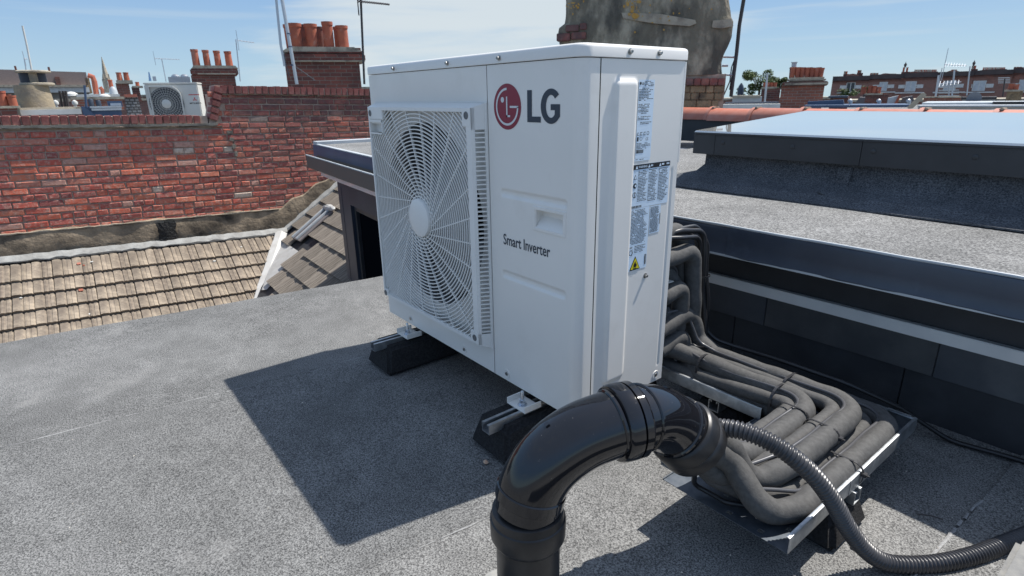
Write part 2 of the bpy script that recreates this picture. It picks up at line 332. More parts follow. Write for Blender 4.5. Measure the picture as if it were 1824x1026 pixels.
def fillet(P, rad, seg=8):
    """polyline with rounded corners"""
    P = [Vector(p) for p in P]; out = [P[0]]
    for i in range(1, len(P) - 1):
        r = rad[i - 1] if isinstance(rad, (list, tuple)) else rad
        a = (P[i - 1] - P[i]); b = (P[i + 1] - P[i]); la, lb = a.length, b.length; a.normalize(); b.normalize()
        th = math.acos(max(-1, min(1, a.dot(b)))); t = r / math.tan(th / 2) if th < PI - .02 else 0
        t = min(t, la * .49, lb * .49)
        if t < 1e-4: out.append(P[i]); continue
        rr = t * math.tan(th / 2); c = P[i] + (a + b).normalized() * (rr / math.sin(th / 2)); p0 = P[i] + a * t; p1 = P[i] + b * t
        u0 = (p0 - c); u1 = (p1 - c); an = u0.angle(u1)
        for k in range(seg + 1):
            s_ = k / seg; out.append(c + (u0 * math.sin((1 - s_) * an) + u1 * math.sin(s_ * an)) / math.sin(an))
    out.append(P[-1]); return out
def resample(P, step):
    P = [Vector(p) for p in P]; out = [P[0]]; acc = 0
    for a, b in zip(P, P[1:]):
        l = (b - a).length; d = step - acc
        while d <= l and l > 0: out.append(a.lerp(b, d / l)); d += step
        acc = (acc + l) % step if l else acc
        acc = l - (d - step)
    if (out[-1] - P[-1]).length > step * .3: out.append(P[-1])
    return out
def catmull(P, n=10):
    P = [Vector(p) for p in P]; Q = [P[0] * 2 - P[1]] + P + [P[-1] * 2 - P[-2]]; out = []
    for i in range(1, len(Q) - 2):
        for k in range(n):
            t = k / n; a, b, c, d = Q[i - 1], Q[i], Q[i + 1], Q[i + 2]
            out.append(.5 * ((2 * b) + (c - a) * t + (2 * a - 5 * b + 4 * c - d) * t * t + (3 * b - a - 3 * c + d) * t ** 3))
    return out + [P[-1]]
def sm(x, a, b):
    t = max(0, min(1, (x - a) / (b - a))); return t * t * (3 - 2 * t)
def text_mesh(body, size, xscale=1, off=0):
    cu = bpy.data.curves.new('t', 'FONT'); cu.body = body; cu.size = size; cu.offset = off; cu.resolution_u = 4
    o = bpy.data.objects.new('t', cu); col.objects.link(o); dg = bpy.context.evaluated_depsgraph_get(); dg.update()
    me = bpy.data.meshes.new_from_object(o.evaluated_get(dg)); bpy.data.objects.remove(o)
    vs_ = [(v.co.x * xscale, v.co.y) for v in me.vertices]; fs = [tuple(p.vertices) for p in me.polygons]; bpy.data.meshes.remove(me)
    return vs_, fs
def flat(name, v2, fs, m, parent, fn):   # 2-D verts placed by fn(x,y)
    mb = MB(); mb.add([fn(*p) for p in v2], fs)
    me = bpy.data.meshes.new(name); me.from_pydata([tuple(p) for p in mb.v], [], mb.f); me.materials.append(m)
    o = bpy.data.objects.new(name, me); col.objects.link(o)
    if parent: o.parent = parent; o.matrix_parent_inverse = WM(parent).inverted()
    return o
GZ = -.125     # our roof level

# ================================================================== the roof we stand on
def felt_sheet(name, x0f, x1f, y0, y1, z, m, parent, ny=60, nx=14, slope=None, seed=1, thick=.004):
    rr = random.Random(seed); mb = MB(); ph = [rr.uniform(0, 6) for _ in range(4)]
    vs = []; fs = []
    for j in range(ny + 1):
        y = y0 + (y1 - y0) * j / ny; a = x0f(y); b = x1f(y)
        a += .003 * math.sin(y * 9 + ph[0]) + .0015 * math.sin(y * 31 + ph[1]); b += .003 * math.sin(y * 8 + ph[2])
        for i in range(nx + 1):
            x = a + (b - a) * i / nx
            zz = z + (slope(x, y) if slope else 0) + .0012 * math.sin(x * 7 + y * 3 + ph[3]) * math.sin(y * 5.5 + x)
            if i == 0: zz += .0012
            vs.append((x, y, zz))
    for j in range(ny):
        for i in range(nx): k = j * (nx + 1) + i; fs.append((k, k + 1, k + nx + 2, k + nx + 1))
    # turned-down rim all round so the lap has a real edge
    n = len(vs)
    for j in range(ny + 1): x, y, zz = vs[j * (nx + 1)]; vs.append((x - .0005, y, zz - thick))
    for j in range(ny): fs.append((j * (nx + 1), (j + 1) * (nx + 1), n + j + 1, n + j))
    mb.add(vs, fs); return mb.build(name, m, parent, smooth=True)

edge = lambda y: -.815 + (y - .29) * (.18 / 1.45)      # left edge of our roof
roof = empty('flat_roof', (0, 0, GZ)); tag(roof, kind='structure')
def rslope(x, y): return -.05 * sm(-x, .72 - .0, 1.25) ** 1.3 * 0
core = MB(); core.prism([(edge(-3.2) + .01, -3.2), (3.2, -3.2), (3.2, .9), (-.55, .9), (-.55, 1.3), (edge(1.3) + .01, 1.3)], GZ - .35, GZ - .012, 'z')
core.build('roof_deck', PLY, roof)
felt_sheet('felt_sheet', edge, lambda y: .02 + (y + .969) * .108, -3.1, 1.3, GZ - .0022, FELT, roof, seed=2)
felt_sheet('felt_sheet', lambda y: -.058 + (y + .969) * .108, lambda y: 1.06 + (y + .08) * .145, -3.1, .895, GZ, FELT, roof, seed=3)
felt_sheet('felt_sheet', lambda y: .996 + (y + .08) * .145, lambda y: 1.64, -3.1, .895, GZ + .003, FELTM, roof, seed=4)
felt_sheet('felt_sheet', lambda y: 1.60 + (y - .3) * .06, lambda y: 3.1, -3.1, .895, GZ + .0058, FELTM, roof, seed=5)
def bead(fx, y0, y1, z, seed):      # pale line along a lap, broken here and there
    rr = random.Random(seed); y = y0; vs = []; fs = []; wd = .003; on_ = True
    while y < y1:
        wd = max(0, min(.0065, wd + rr.uniform(-.0016, .0016))); x = fx(y) + rr.uniform(-.001, .001) + .003 * math.sin(y * 9)
        vs += [(x - wd / 2, y, z - .0005), (x, y, z + .0012), (x + wd / 2, y, z + .0003)]; y += .012
    n = len(vs) // 3
    for i in range(n - 1):
        if rr.random() < .12: continue
        for k in range(2): fs.append((i * 3 + k, i * 3 + k + 1, i * 3 + k + 4, i * 3 + k + 3))
    MB().add(vs, fs).build('lap_bead', SEAM, roof)
bead(lambda y: -.056 + (y + .969) * .108, -1.3, -.1, GZ + .001, 1); bead(lambda y: .998 + (y + .08) * .145, -1.2, -.2, GZ + .0045, 2); bead(lambda y: 1.602 + (y - .3) * .06, .1, .6, GZ + .0075, 3)
dr = MB(); dr.strip([(edge(y) - .004, y, GZ - .03) for y in (-3.1, -1, 1.3)], .008, .05, (0, 0, 1)); dr.build('roof_edge_trim', FELT, roof)
# our own building below
hb = MB(); hb.prism([(edge(-3.2) + .06, -3.2), (3.1, -3.2), (3.1, 4.1), (-.5, 4.1), (edge(1.3) + .06, 1.3)], -9.5, GZ - .352, 'z')
tag(hb.build('house_block', BRK2), 'brick house below the flat roof, seen only past its left edge', 'building')

# ================================================================== raised roof, eave and skylight at the right
ux0 = -.55
uroof = empty('upper_flat_roof', (0, 0, .34)); tag(uroof, kind='structure')
def usl(x, y): return .0 + .075 * max(0, (y - 1.4)) / 2.6
felt_sheet('felt_sheet', lambda y: ux0, lambda y: 3.4, .712, 1.36, .345, FELT2, uroof, ny=20, nx=40, seed=8)
felt_sheet('felt_sheet', lambda y: ux0, lambda y: 3.4, 1.34, 4.0, .3475, FELT2, uroof, ny=40, nx=20, seed=9, slope=usl)
MB().box(ux0 + .02, 3.35, .74, 3.98, .25, .338).build('roof_deck', PLY, uroof)

eave = empty('eave_wall', (1, .87, GZ), 'dark panelled upstand wall with a pale trim strip under the overhanging eave at the right', 'wall')
def panel(x0, x1, z0, z1, y, name='wall_panel', m=PLY, t=.012):
    return MB().box(x0, x1, y, y + t, z0, z1, c=.0015).build(name, m, eave)
xs = [ux0, .25, .845, 1.355, 1.90, 2.5, 3.2]
for a, b in zip(xs, xs[1:]): panel(a + .001, b - .0015, GZ + .0, .014, .87)
PANB = mat('grey_backer_board', (.045, .05, .058), .5, c2=(.075, .08, .09), scale=4, c3=(.12, .125, .13), s3=3, lo3=.52, hi3=.75); PANC = mat('brownish_backer_board', (.05, .052, .056), .5, c2=(.085, .085, .085), scale=6)
xs = [ux0, .40, .9505, 1.42, 2.1, 3.2]
for k, (a, b) in enumerate(zip(xs, xs[1:])): panel(a + .001, b - .001, .0145, .113, .862 - .0015 * (k % 2), m=PANB if k != 2 else PANC)
MB().box(ux0, 3.2, .852, .875, .1135, .147, c=.002).build('trim_strip', TRIMW, eave)
MB().box(ux0, 3.2, .885, .92, GZ - .2, .25).build('wall_core', PLY, eave)
MB().box(ux0, 3.2, .732, .884, .262, .268).build('soffit', PLY, eave)
MB().box(ux0, 3.2, .876, .884, .147, .262).build('frieze', PLY, eave)
# membrane-covered fascia in lengths, with a rounded drip top and a bright lower lip
for k, (a, b) in enumerate([(ux0, .893), (.885, 1.9), (1.89, 3.2)]):
    mb = MB(); o_ = .0035 * (k % 2)
    prof = [(.735, .352), (.712 - o_, .356 + o_ * .6), (.702 - o_, .352 + o_ * .5), (.699 - o_, .343), (.7005 - o_, .31), (.7 - o_, .277), (.6965 - o_, .272), (.700 - o_, .268), (.712, .270), (.716, .33), (.735, .346)]
    n = 40; vs = []; fs = []; rr = random.Random(k)
    for i in range(n + 1):
        x = a + (b - a) * i / n; wv = .0011 * math.sin(x * 23 + k) + .0007 * math.sin(x * 51)
        for (y, z) in prof: vs.append((x, y + wv, z + wv * .5))
    P_ = len(prof)
    for i in range(n):
        for j in range(P_): j2 = (j + 1) % P_; fs.append((i * P_ + j, i * P_ + j2, (i + 1) * P_ + j2, (i + 1) * P_ + j))
    fs.append(tuple(range(P_))); fs.append(tuple(n * P_ + j for j in range(P_)))
    mb.add(vs, fs); mb.build('fascia_flashing', RUBM, eave, smooth=True, ang=50)
MB().box(ux0, 3.2, .6945, .7015, .2655, .2715).build('metal_drip', LIGHTG, eave)
mb = MB(); mb.tube([(ux0 + .1 * i, .7030, .3580 + .0008 * math.sin(i * 1.9)) for i in range(38)], .0042, 8); mb.build('highlight_bead', LIGHTG, eave, smooth=True)  # pale bead colours in the bright highlight along the fascia top

sk = empty('skylight', (1.2, 2, .345), 'flat glass skylight reflecting the sky on a shade-darkened felted kerb on the upper roof', 'skylight')
SX0, SX1 = .255, 3.1; SY0, SY1 = 1.41, 2.85
kb = MB(); prof = [(1.335, .374), (1.352, .377), (1.39, .388), (1.425, .408), (1.442, .438), (1.446, .482)]
vs = []; fs = []; n = 50
def kx(t): return (SX0 - .085) + .13 * sm(t, 0, .45)      # the kerb's left end flares the same way
for i in range(n + 1):
    for j, (y, z) in enumerate(prof):
        t = (z - .374) / .108; xl = kx(t); x = xl + (3.2 - xl) * i / n; vs.append((x, y + .002 * math.sin(x * 11 + j), z + .001 * math.sin(x * 17)))
for i in range(n):
    for j in range(5): k = i * 6 + j; fs.append((k, k + 1, k + 7, k + 6))
# left end of the kerb
base = len(vs)
for j, (y, z) in enumerate(prof): t = (z - .374) / .108; vs.append((kx(t), SY1 + .1 - (y - 1.335), z + .03))
for j in range(5): fs.append((j, j + 1, base + j + 1, base + j))
kb.add(vs, fs); kb.build('felt_upstand', FELTD, sk, smooth=True, ang=60)
n = 40; vs = []; fs = []
for i in range(n + 1):
    x = kx(0) - .05 + (3.25 - kx(0)) * i / n; e_ = 1.296 - .035 * min(1, i / n * 1.6) + .003 * math.sin(i * 1.3)
    vs += [(x, e_, .3475), (x, e_ + .001, .3525), (x + .02, 1.31, .360 + .001 * math.sin(i)), (x + .045, 1.338, .3765)]
for i in range(n):
    for k in range(3): q_ = i * 4 + k; fs.append((q_, q_ + 1, q_ + 5, q_ + 4))
vs += [(kx(0) - .02, SY1, .40), (kx(0) - .05, SY1, .38)]; fs += [(3, 2, len(vs) - 1, len(vs) - 2)]
MB().add(vs, fs).build('felt_apron', FELTD, sk, smooth=True, ang=40)
for xx in (.88, 1.93): MB().strip([(xx - .012, 1.338, .3785), (xx + .004, 1.39, .3895), (xx + .012, 1.428, .411), (xx + .012, 1.444, .47)], .05, .003, (0, -1, .6)).build('felt_lap', FELTD, sk)
MB().box(SX0 + .06, 3.2, SY0 + .05, SY1 - .05, .36, .57).build('kerb_core', PLY, sk)
zb = lambda y: (y - SY0) * .030
for a, b in ((SX0, SX0 + .105), (SX0 + .107, .945), (.947, 3.2)):
    MB().hull8([(a, SY0, .483), (b, SY0, .483), (b, SY0 + .03, .483), (a, SY0 + .03, .483)], [(a, SY0, .566), (b, SY0, .566), (b, SY0 + .03, .566), (a, SY0 + .03, .566)]).build('frame_fascia', SKYFR, sk)
MB().hull8([(SX0 - .001, SY0 + .031, .484), (SX0 + .03, SY0 + .031, .484), (SX0 - .17, SY1, .52), (SX0 - .2, SY1, .52)][::1], [(SX0 - .001, SY0 + .031, .565), (SX0 + .03, SY0 + .031, .565), (SX0 - .17, SY1, .565 + zb(SY1)), (SX0 - .2, SY1, .565 + zb(SY1))]).build('frame_fascia', SKYFR, sk)
MB().box(SX0 + .004, 3.2, SY0 - .004, SY0 + .02, .567, .5735).build('gasket', SKYFR, sk)
MB().hull8([(SX0 + .002, SY0 - .003, .5745), (3.2, SY0 - .003, .5745), (3.2, SY1, .5745 + zb(SY1)), (SX0 - .2, SY1, .5745 + zb(SY1))], [(SX0 + .006, SY0 + .001, .5815), (3.2, SY0 + .001, .5815), (3.2, SY1, .5815 + zb(SY1)), (SX0 - .196, SY1, .5815 + zb(SY1))]).build('glass_pane', GLASS, sk)
for xx in (.40, .70, .985, 1.275, 1.6): MB().lathe([(.0, 0), (.0085, 0), (.0085, .002), (.006, .0035), (0, .0035)], 14, Matrix.Translation((xx, SY0, .535)) @ Matrix.Rotation(PI / 2, 4, 'X'), cap=False).build('fixing_cap', SKYFR, sk, smooth=True)

# parapet coping in the near right corner
pc = MB().box(1.708, 2.1, -1.1, .335, GZ, -.004, c=.008); tag(pc.build('parapet_coping', COPG), 'pale weathered coping block cut off by the bottom right corner of the picture', 'coping')

# ================================================================== outdoor unit
W_, H_, D_ = .95, .834, .33
ac = empty('air_conditioner', (.475, .165, -.018), 'large white outdoor cooling unit with round fan grille and red badge in the middle', 'air conditioner')
HUB = (.33, .403)
# fan panel with round opening
def fan_panel(KS):
    X0, X1, Z0, Z1 = .0, .6335, .004, .807; cx, cz = HUB; r0 = .268
    an = sorted([2 * PI * i / 120 for i in range(120)] + [math.atan2(z - cz, x - cx) % (2 * PI) for x in (X0, X1) for z in (Z0, Z1)])
    mb = MB(); vs = []; fs = []; n = len(an)
    for a in an:
        c, s_ = math.cos(a), math.sin(a); t = min(((X1 - cx) / c) if c > 1e-6 else 9, ((X0 - cx) / c) if c < -1e-6 else 9, ((Z1 - cz) / s_) if s_ > 1e-6 else 9, ((Z0 - cz) / s_) if s_ < -1e-6 else 9)
        ring = [(cx + c * t, .012, cz + s_ * t), (cx + c * t, 0, cz + s_ * t), (cx + c * (r0 + .006), 0, cz + s_ * (r0 + .006)), (cx + c * r0, .004, cz + s_ * r0), (cx + c * (r0 - .008), .02, cz + s_ * (r0 - .008)), (cx + c * (r0 - .01), .12, cz + s_ * (r0 - .01))]
        vs += ring
    for i in range(n):
        j = (i + 1) % n
        for k in KS: fs.append((i * 6 + k, j * 6 + k, j * 6 + k + 1, i * 6 + k + 1))
    mb.add(vs, fs); return mb
fan_panel((0, 1, 2)).build('fan_panel', WHITE, ac, smooth=True); fan_panel((3, 4)).build('fan_orifice', DKGREY, ac, smooth=True)  # orifice is really body-coloured; the grey paints in its inner shade
def sdf(x, z, x0, x1, z0, z1, r):
    dx = max(x0 + r - x, x - x1 + r, 0); dz = max(z0 + r - z, z - z1 + r, 0)
    return math.hypot(dx, dz) - r + min(max(max(x0 + r - x, x - x1 + r), max(z0 + r - z, z - z1 + r)), 0)
def gfront(x, z):
    d = 0
    for z0, z1 in ((.505, .525), (.297, .318)):
        s_ = sdf(x, z, .680, .914, z0, z1, .008); d -= .0048 * (1 - sm(s_, -.006, .001))
    return d
def hf(name, ss, zs, pos, g, m, hole=None):
    vs = []; fs = []; n = len(zs)
    for s_ in ss:
        for z in zs: p, nn, x = pos(s_); vs.append(Vector((p[0], p[1], z)) + Vector((nn[0], nn[1], 0)) * g(x, z))
    for i in range(len(ss) - 1):
        for j in range(n - 1):
            k = i * n + j
            if hole and hole[0] < vs[k].x < hole[1] and hole[2] < zs[j] < hole[3] and i < 97: continue
            fs.append((k, k + n, k + n + 1, k + 1))
    mb = MB(); mb.add(vs, fs); return mb.build(name, m, ac, smooth=True, ang=80)
RC = .026
def posf(s_):
    L1 = W_ - RC - .6365
    if s_ <= L1: return (.6365 + s_, 0), (0, -1), .6365 + s_
    s_ -= L1
    if s_ <= RC * PI / 2: a = s_ / RC; return (W_ - RC + RC * math.sin(a), RC - RC * math.cos(a)), (math.sin(a), -math.cos(a)), 2
    s_ -= RC * PI / 2; return (W_, RC + s_), (1, 0), 2
L1 = W_ - RC - .6365; LT = L1 + RC * PI / 2 + .0505 - RC
ss = [-.0001 + 0] + [L1 * i / 96 for i in range(1, 97)] + [L1 + RC * PI / 2 * i / 8 for i in range(1, 9)] + [LT]
zs = [.004 + (.807 - .004) * i / 268 for i in range(269)]
hf('front_panel', ss, zs, posf, gfront, WHITE, hole=(.811, .903, .450, .490))
gp = MB(); hx0, hx1, hz0, hz1 = .808, .906, .447, .493
def frame_ring(o, a, b):      # rectangles as (x0,x1,z0,z1,y)
    def rc(t): return [(t[0], t[4], t[2]), (t[1], t[4], t[2]), (t[1], t[4], t[3]), (t[0], t[4], t[3])]
    gp.add(rc(a) + rc(b), [(i, (i + 1) % 4, 4 + (i + 1) % 4, 4 + i) for i in range(4)])
seq = [(.802, .912, .441, .499, 0), (.8035, .9105, .4425, .4975, -.0028), (.8095, .9045, .4485, .4915, -.0030), (.8110, .9030, .4500, .4900, -.001), (.8120, .9020, .4520, .4892, .020)]
for s0, s1 in zip(seq[:3], seq[1:4]): frame_ring(gp, s0, s1)
gp.add([(.811, -.001, .45), (.903, -.001, .45), (.902, .020, .474), (.812, .020, .474), (.812, .020, .489), (.902, .020, .489), (.903, -.001, .49), (.811, -.001, .49)], [(0, 1, 2, 3), (3, 2, 5, 4), (4, 5, 6, 7), (0, 3, 4, 7), (1, 6, 5, 2)])
gp.build('handle_recess', WHITE, ac, smooth=True, ang=25)
def gside(y, z):
    d = .0075 * (1 - sm(sdf(y, z, .088, .170, .060, .772, .018), -.013, .0))
    d -= .002 * (1 - sm(abs(y - .309), .0008, .0035)) * (1 if .05 < z < .57 else 0)
    return d
hf('side_panel', [.0535 + (.33 - .0535) * i / 84 for i in range(85)], [.004 + .803 * i / 200 for i in range(201)], lambda s_: ((W_, s_), (1, 0), s_), gside, WHITE)
MB().box(.9485, .9503, .3302, .336, .582, .806).build('rear_lip', WHITE, ac)
MB().box(.0, .003, .013, .33, .004, .807).build('left_panel', WHITE, ac)
ib = MB(); ib.box(.004, .0055, .0125, .31, .012, .8065); ib.box(.004, .945, .0125, .315, .8, .806); ib.box(.004, .945, .014, .325, .008, .012); ib.box(.66, .664, .014, .31, .012, .8); ib.box(.628, .646, .008, .012, .01, .8); ib.box(.93, .947, .046, .058, .01, .8)
ib.build('dark_liner', BLACKIN, ac)  # black liner added so the inside reads as deep shade
MB().box(.006, .945, .305, .326, .012, .8).build('coil', FIN, ac)
# base pan with a small turned edge
MB().box(.004, .944, .004, .326, -.0005, .006, c=.002).build('base_pan', WHITE, ac)
# top cover
def outline(e, r0):
    pts = []
    def arc(cx, cy, r, a0, n): pts.extend([(cx + r * math.cos(a0 + PI / 2 * k / n), cy + r * math.sin(a0 + PI / 2 * k / n)) for k in range(n + 1)])
    x0, x1, y0, y1 = -e, W_ + e, -e, D_ + e + .004
    arc(x1 - r0 - e, y0 + r0 + e, r0 + e, -PI / 2, 10); arc(x1 - .006, y1 - .006, .006, 0, 3); arc(x0 + .006, y1 - .006, .006, PI / 2, 3); arc(x0 + .008, y0 + .008, .008, PI, 3)
    return pts
lv = []; loops = [(.0025, .8085), (.0035, .8095), (.0035, .8265), (.002, .831), (-.0015, .8335), (-.006, .8345)]
for e, z in loops: lv.append([(x, y, z) for x, y in outline(e, RC)])
mb = MB(); vs = [p for l in lv for p in l]; n = len(lv[0]); fs = []
for k in range(len(lv) - 1):
    for i in range(n): j = (i + 1) % n; fs.append((k * n + i, k * n + j, (k + 1) * n + j, (k + 1) * n + i))
fs.append(tuple((len(lv) - 1) * n + i for i in range(n))); fs.append(tuple(range(n))[::-1])
mb.add(vs, fs); mb.build('top_cover', WHITE, ac, smooth=True, ang=40)

# screws
def screw(name, loc, axis, big=1.0, par=None, mt=STEEL):
    M = Matrix.Translation(loc) @ (Matrix.Rotation(PI / 2, 4, 'X') if axis == 'y' else Matrix.Rotation(PI / 2, 4, 'Y'))
    mb = MB(); mb.lathe([(0, 0), (.0065 * big, 0), (.0065 * big, .0012), (.0042 * big, .0015)], 16, M, cap=False); mb.lathe([(.0043 * big, .0012), (.0043 * big, .006), (.0035 * big, .0072), (.002 * big, .0072), (.0015 * big, .0055), (0, .0055)], 6, M, cap=False)
    return mb.build(name, mt, par or ac)
for x in (.179, .472, .689): screw('screw', (x, -.0035, .820), 'y')
for y in (.134, .230): screw('screw', (W_ + .0035, y, .821), 'x')
screw('screw', (W_, .233, .316), 'x')
def dimple(x, y, z, ax):
    M = Matrix.Translation((x, y, z)) @ (Matrix.Rotation(PI / 2, 4, 'X') if ax == 'y' else Matrix.Rotation(PI / 2, 4, 'Y'))
    d = MB().lathe([(.0125, 0), (.0120, .0014), (.0105, .0016), (.0075, .0004), (0, .0003)], 24, M, cap=False).build('screw_recess', WHITE, ac, smooth=True, ang=60)
    s_ = MB().lathe([(.0055, .0004), (.005, .0028), (.002, .003), (.0015, .001), (0, .001)], 12, M, cap=False).build('recess_screw', STEEL, d, smooth=True)
for x in (.158, .484, .690): dimple(x, 0, .024, 'y')
dimple(W_, .303, .022, 'x')

# ---- fan
fan = MB()
for b in range(3):
    vs = []; fs = []; nr, na = 10, 14
    for i in range(nr + 1):
        r = .055 + .193 * i / nr
        for j in range(na + 1):
            t = j / na; a = b * 2 * PI / 3 + .7 + (t - .5) * (1.35 - .25 * i / nr) + .5 * (i / nr) ** 1.5; y = .028 + .085 * t + .012 * math.sin(t * PI)
            vs.append((HUB[0] + r * math.cos(a), y, HUB[1] + r * math.sin(a)))
    for i in range(nr):
        for j in range(na): k = i * (na + 1) + j; fs.append((k, k + 1, k + na + 2, k + na + 1))
    mb = MB(); mb.add(vs, fs); o = mb.build('fan_blade', DKGREY, ac, smooth=True)
    so_ = o.modifiers.new('thick', 'SOLIDIFY'); so_.thickness = .004
MB().lathe([(0, 0), (.05, .0), (.056, .006), (.058, .07), (0, .07)], 28, Matrix.Translation((HUB[0], .11, HUB[1])) @ Matrix.Rotation(PI / 2, 4, 'X'), cap=False).build('fan_hub', DKGREY, ac, smooth=True)
MB().box(HUB[0] - .012, HUB[0] + .012, .15, .165, .02, .79).build('motor_bracket', GALV, ac)

# ---- grille
gr = tag(MB().box(.0, .001, .001, .002, .0, .001).build('fan_grille', WHITEP, ac))
GX0, GX1, GZ0, GZ1, GY = .048, .613, .092, .712, -.036
bpy.data.objects.remove(gr)
fb = MB()
T_ = .012
fb.box(GX0, GX1, GY, GY + T_, GZ1 - .009, GZ1); fb.box(GX0, GX1, GY, GY + T_, GZ0, GZ0 + .009)
fb.box(GX0, GX0 + .008, GY, GY + T_, GZ0 + .009, GZ1 - .009); fb.box(GX1 - .021, GX1, GY, GY + T_, GZ0 + .009, GZ1 - .009)
# sloping skirts: top, bottom, left (closed) and the solid ends of the right one
o0, o1 = (GX0, GY, GZ0), (GX1, GY, GZ1)
bx0, bx1, bz0, bz1 = .034, .632, .080, .724
def q(a, b, c_, d): fb.add([a, b, c_, d, (a[0], a[1] + .003, a[2]), (b[0], b[1] + .003, b[2]), (c_[0], c_[1] + .003, c_[2]), (d[0], d[1] + .003, d[2])], [(0, 1, 2, 3), (7, 6, 5, 4)])
q((GX0, GY, GZ1), (GX1, GY, GZ1), (bx1, -.0015, bz1), (bx0, -.0015, bz1)); q((GX0, GY, GZ0), (GX1, GY, GZ0), (bx1, -.0015, bz0), (bx0, -.0015, bz0)); q((GX0, GY, GZ0), (GX0, GY, GZ1), (bx0, -.0015, bz1), (bx0, -.0015, bz0))
# flange touching the panel
fb.box(bx0 - .004, bx1 + .003, -.003, -.0006, bz1, bz1 + .003); fb.box(bx0 - .004, bx1 + .003, -.003, -.0006, bz0 - .005, bz0); fb.box(bx1 - .001, bx1 + .003, -.006, -.0006, bz0, bz1); fb.box(bx0 - .004, bx0, -.003, -.0006, bz0, bz1)
def sidept(t, z): return (GX1 + (bx1 - GX1) * t, GY + (-.0015 - GY) * t, z)
def sidebar(t0, t1, z0, z1, inn=.004):
    a = [sidept(t0, z0), sidept(t1, z0), sidept(t1, z1), sidept(t0, z1)]; b = [(x - inn, y + inn * .4, z) for x, y, z in a]
    fb.add(a + b, [(0, 1, 2, 3), (7, 6, 5, 4), (0, 4, 5, 1), (1, 5, 6, 2), (2, 6, 7, 3), (3, 7, 4, 0)])
sidebar(0, .24, GZ0, GZ1); sidebar(.86, 1, .124, .662)
for za, zb0, zb1 in ((.662, GZ1, bz1), (.124, GZ0, bz0)): q((GX1, GY, za), (bx1, -.0015, za), (bx1, -.0015, zb1), (GX1, GY, zb0))
frame = fb.build('grille_frame', WHITEP, ac)
for i in range(47):
    z = .1285 + i * .0114
    if z > .66: break
    m_ = MB(); a = [sidept(.22, z), sidept(.88, z), sidept(.88, z + .0032), sidept(.22, z + .0032)]; b = [(x - .008, y + .006, zz) for x, y, zz in a]
    m_.add(a + b, [(0, 1, 2, 3), (7, 6, 5, 4), (0, 4, 5, 1), (1, 5, 6, 2), (2, 6, 7, 3), (3, 7, 4, 0)]); m_.build('side_louvre', WHITEP, ac)
PADS = [(GX0, .146, .676, GZ1), (GX0, .138, .634, .676), (.574, GX1, .668, GZ1), (.574, GX1, GZ0, .128), (GX0, .078, GZ0, .116)]
for k, (a, b, c_, d) in enumerate(PADS):
    if k == 1: continue
    MB().box(a + .0005, b, GY - .0006, GY + .014, c_, d - .0005, c=.002).build('grille_boss', WHITEP, frame)
for (x, z) in ((.064, .694), (.595, .695), (.595, .109), (.060, .101)):
    MB().lathe([(.0095, 0), (.009, .0012), (.0065, .0012), (.006, .0004), (0, .0004)], 18, Matrix.Translation((x, GY - .0006, z)) @ Matrix.Rotation(PI / 2, 4, 'X'), cap=False).build('screw_hole', DKGREY, frame, smooth=True)
hr = MB(); hr.box(GX0 + .008, .138, GY, GY + .004, .668, .6755); hr.box(GX0 + .008, .138, GY, GY + .004, .632, .6365); hr.box(.1345, .1385, GY, GY + .03, .6325, .676); hr.box(GX0 + .006, .1345, GY + .022, GY + .026, .6365, .668); hr.box(GX0 + .002, GX0 + .0079, GY + .004, GY + .03, .634, .67); hr.box(GX0 + .008, .1345, GY + .004, GY + .022, .664, .668)
hr.build('grip_recess', WHITEP, frame)
def inside(x, z):
    if not (GX0 + .006 < x < GX1 - .018 and GZ0 + .006 < z < GZ1 - .006): return False
    return not any(a <= x <= b and c_ <= z <= d for a, b, c_, d in PADS)
r = .0625; k = 0
while r < .405:
    n = int(max(48, 2 * PI * r / .006)); seq = []; runs = []
    ok = [inside(HUB[0] + r * math.cos(2 * PI * i / n), HUB[1] + r * math.sin(2 * PI * i / n)) for i in range(n)]
    def P3(i): a = 2 * PI * i / n; return (HUB[0] + r * math.cos(a), GY + .006, HUB[1] + r * math.sin(a))
    nrm = (0, 1, 0)
    def bar(pts_, cl=False): m_ = MB(); m_.strip(pts_, .0029, .0036, nrm, closed=cl); m_.build('grille_ring', WHITEP, ac)
    if all(ok): bar([P3(i) for i in range(n)], True)
    else:
        st = ok.index(False); cur = []
        for j in range(1, n + 1):
            i = (st + j) % n
            if ok[i]: cur.append(P3(st + j))
            else:
                if len(cur) > 1: bar(cur)
                cur = []
        if len(cur) > 1: bar(cur)
    r += .01045; k += 1
for k in range(24):
    a0 = 2 * PI * k / 24 + .06; pts = []; h = .046; mb = MB()
    for i in range(60):
        rr = .055 + i * .006; th = a0 - math.asin(h / rr) * 1.0; x, z = HUB[0] + rr * math.cos(th), HUB[1] + rr * math.sin(th)
        if rr > .06 and not inside(x, z): break
        pts.append((x, GY + .0085, z))
    if len(pts) > 2: mb.strip(pts,   .0032 if k % 2 else .0028, .0060, (0, 1, 0)); mb.build('grille_spoke', WHITEP, ac)
MB().lathe([(.0, .0125), (.02, .0122), (.045, .0105), (.0555, .007), (.057, .002), (.057, -.006)], 48, Matrix.Translation((HUB[0], GY + .004, HUB[1])) @ Matrix.Rotation(PI / 2, 4, 'X'), cap=False).build('grille_cap', WHITEP, ac, smooth=True)

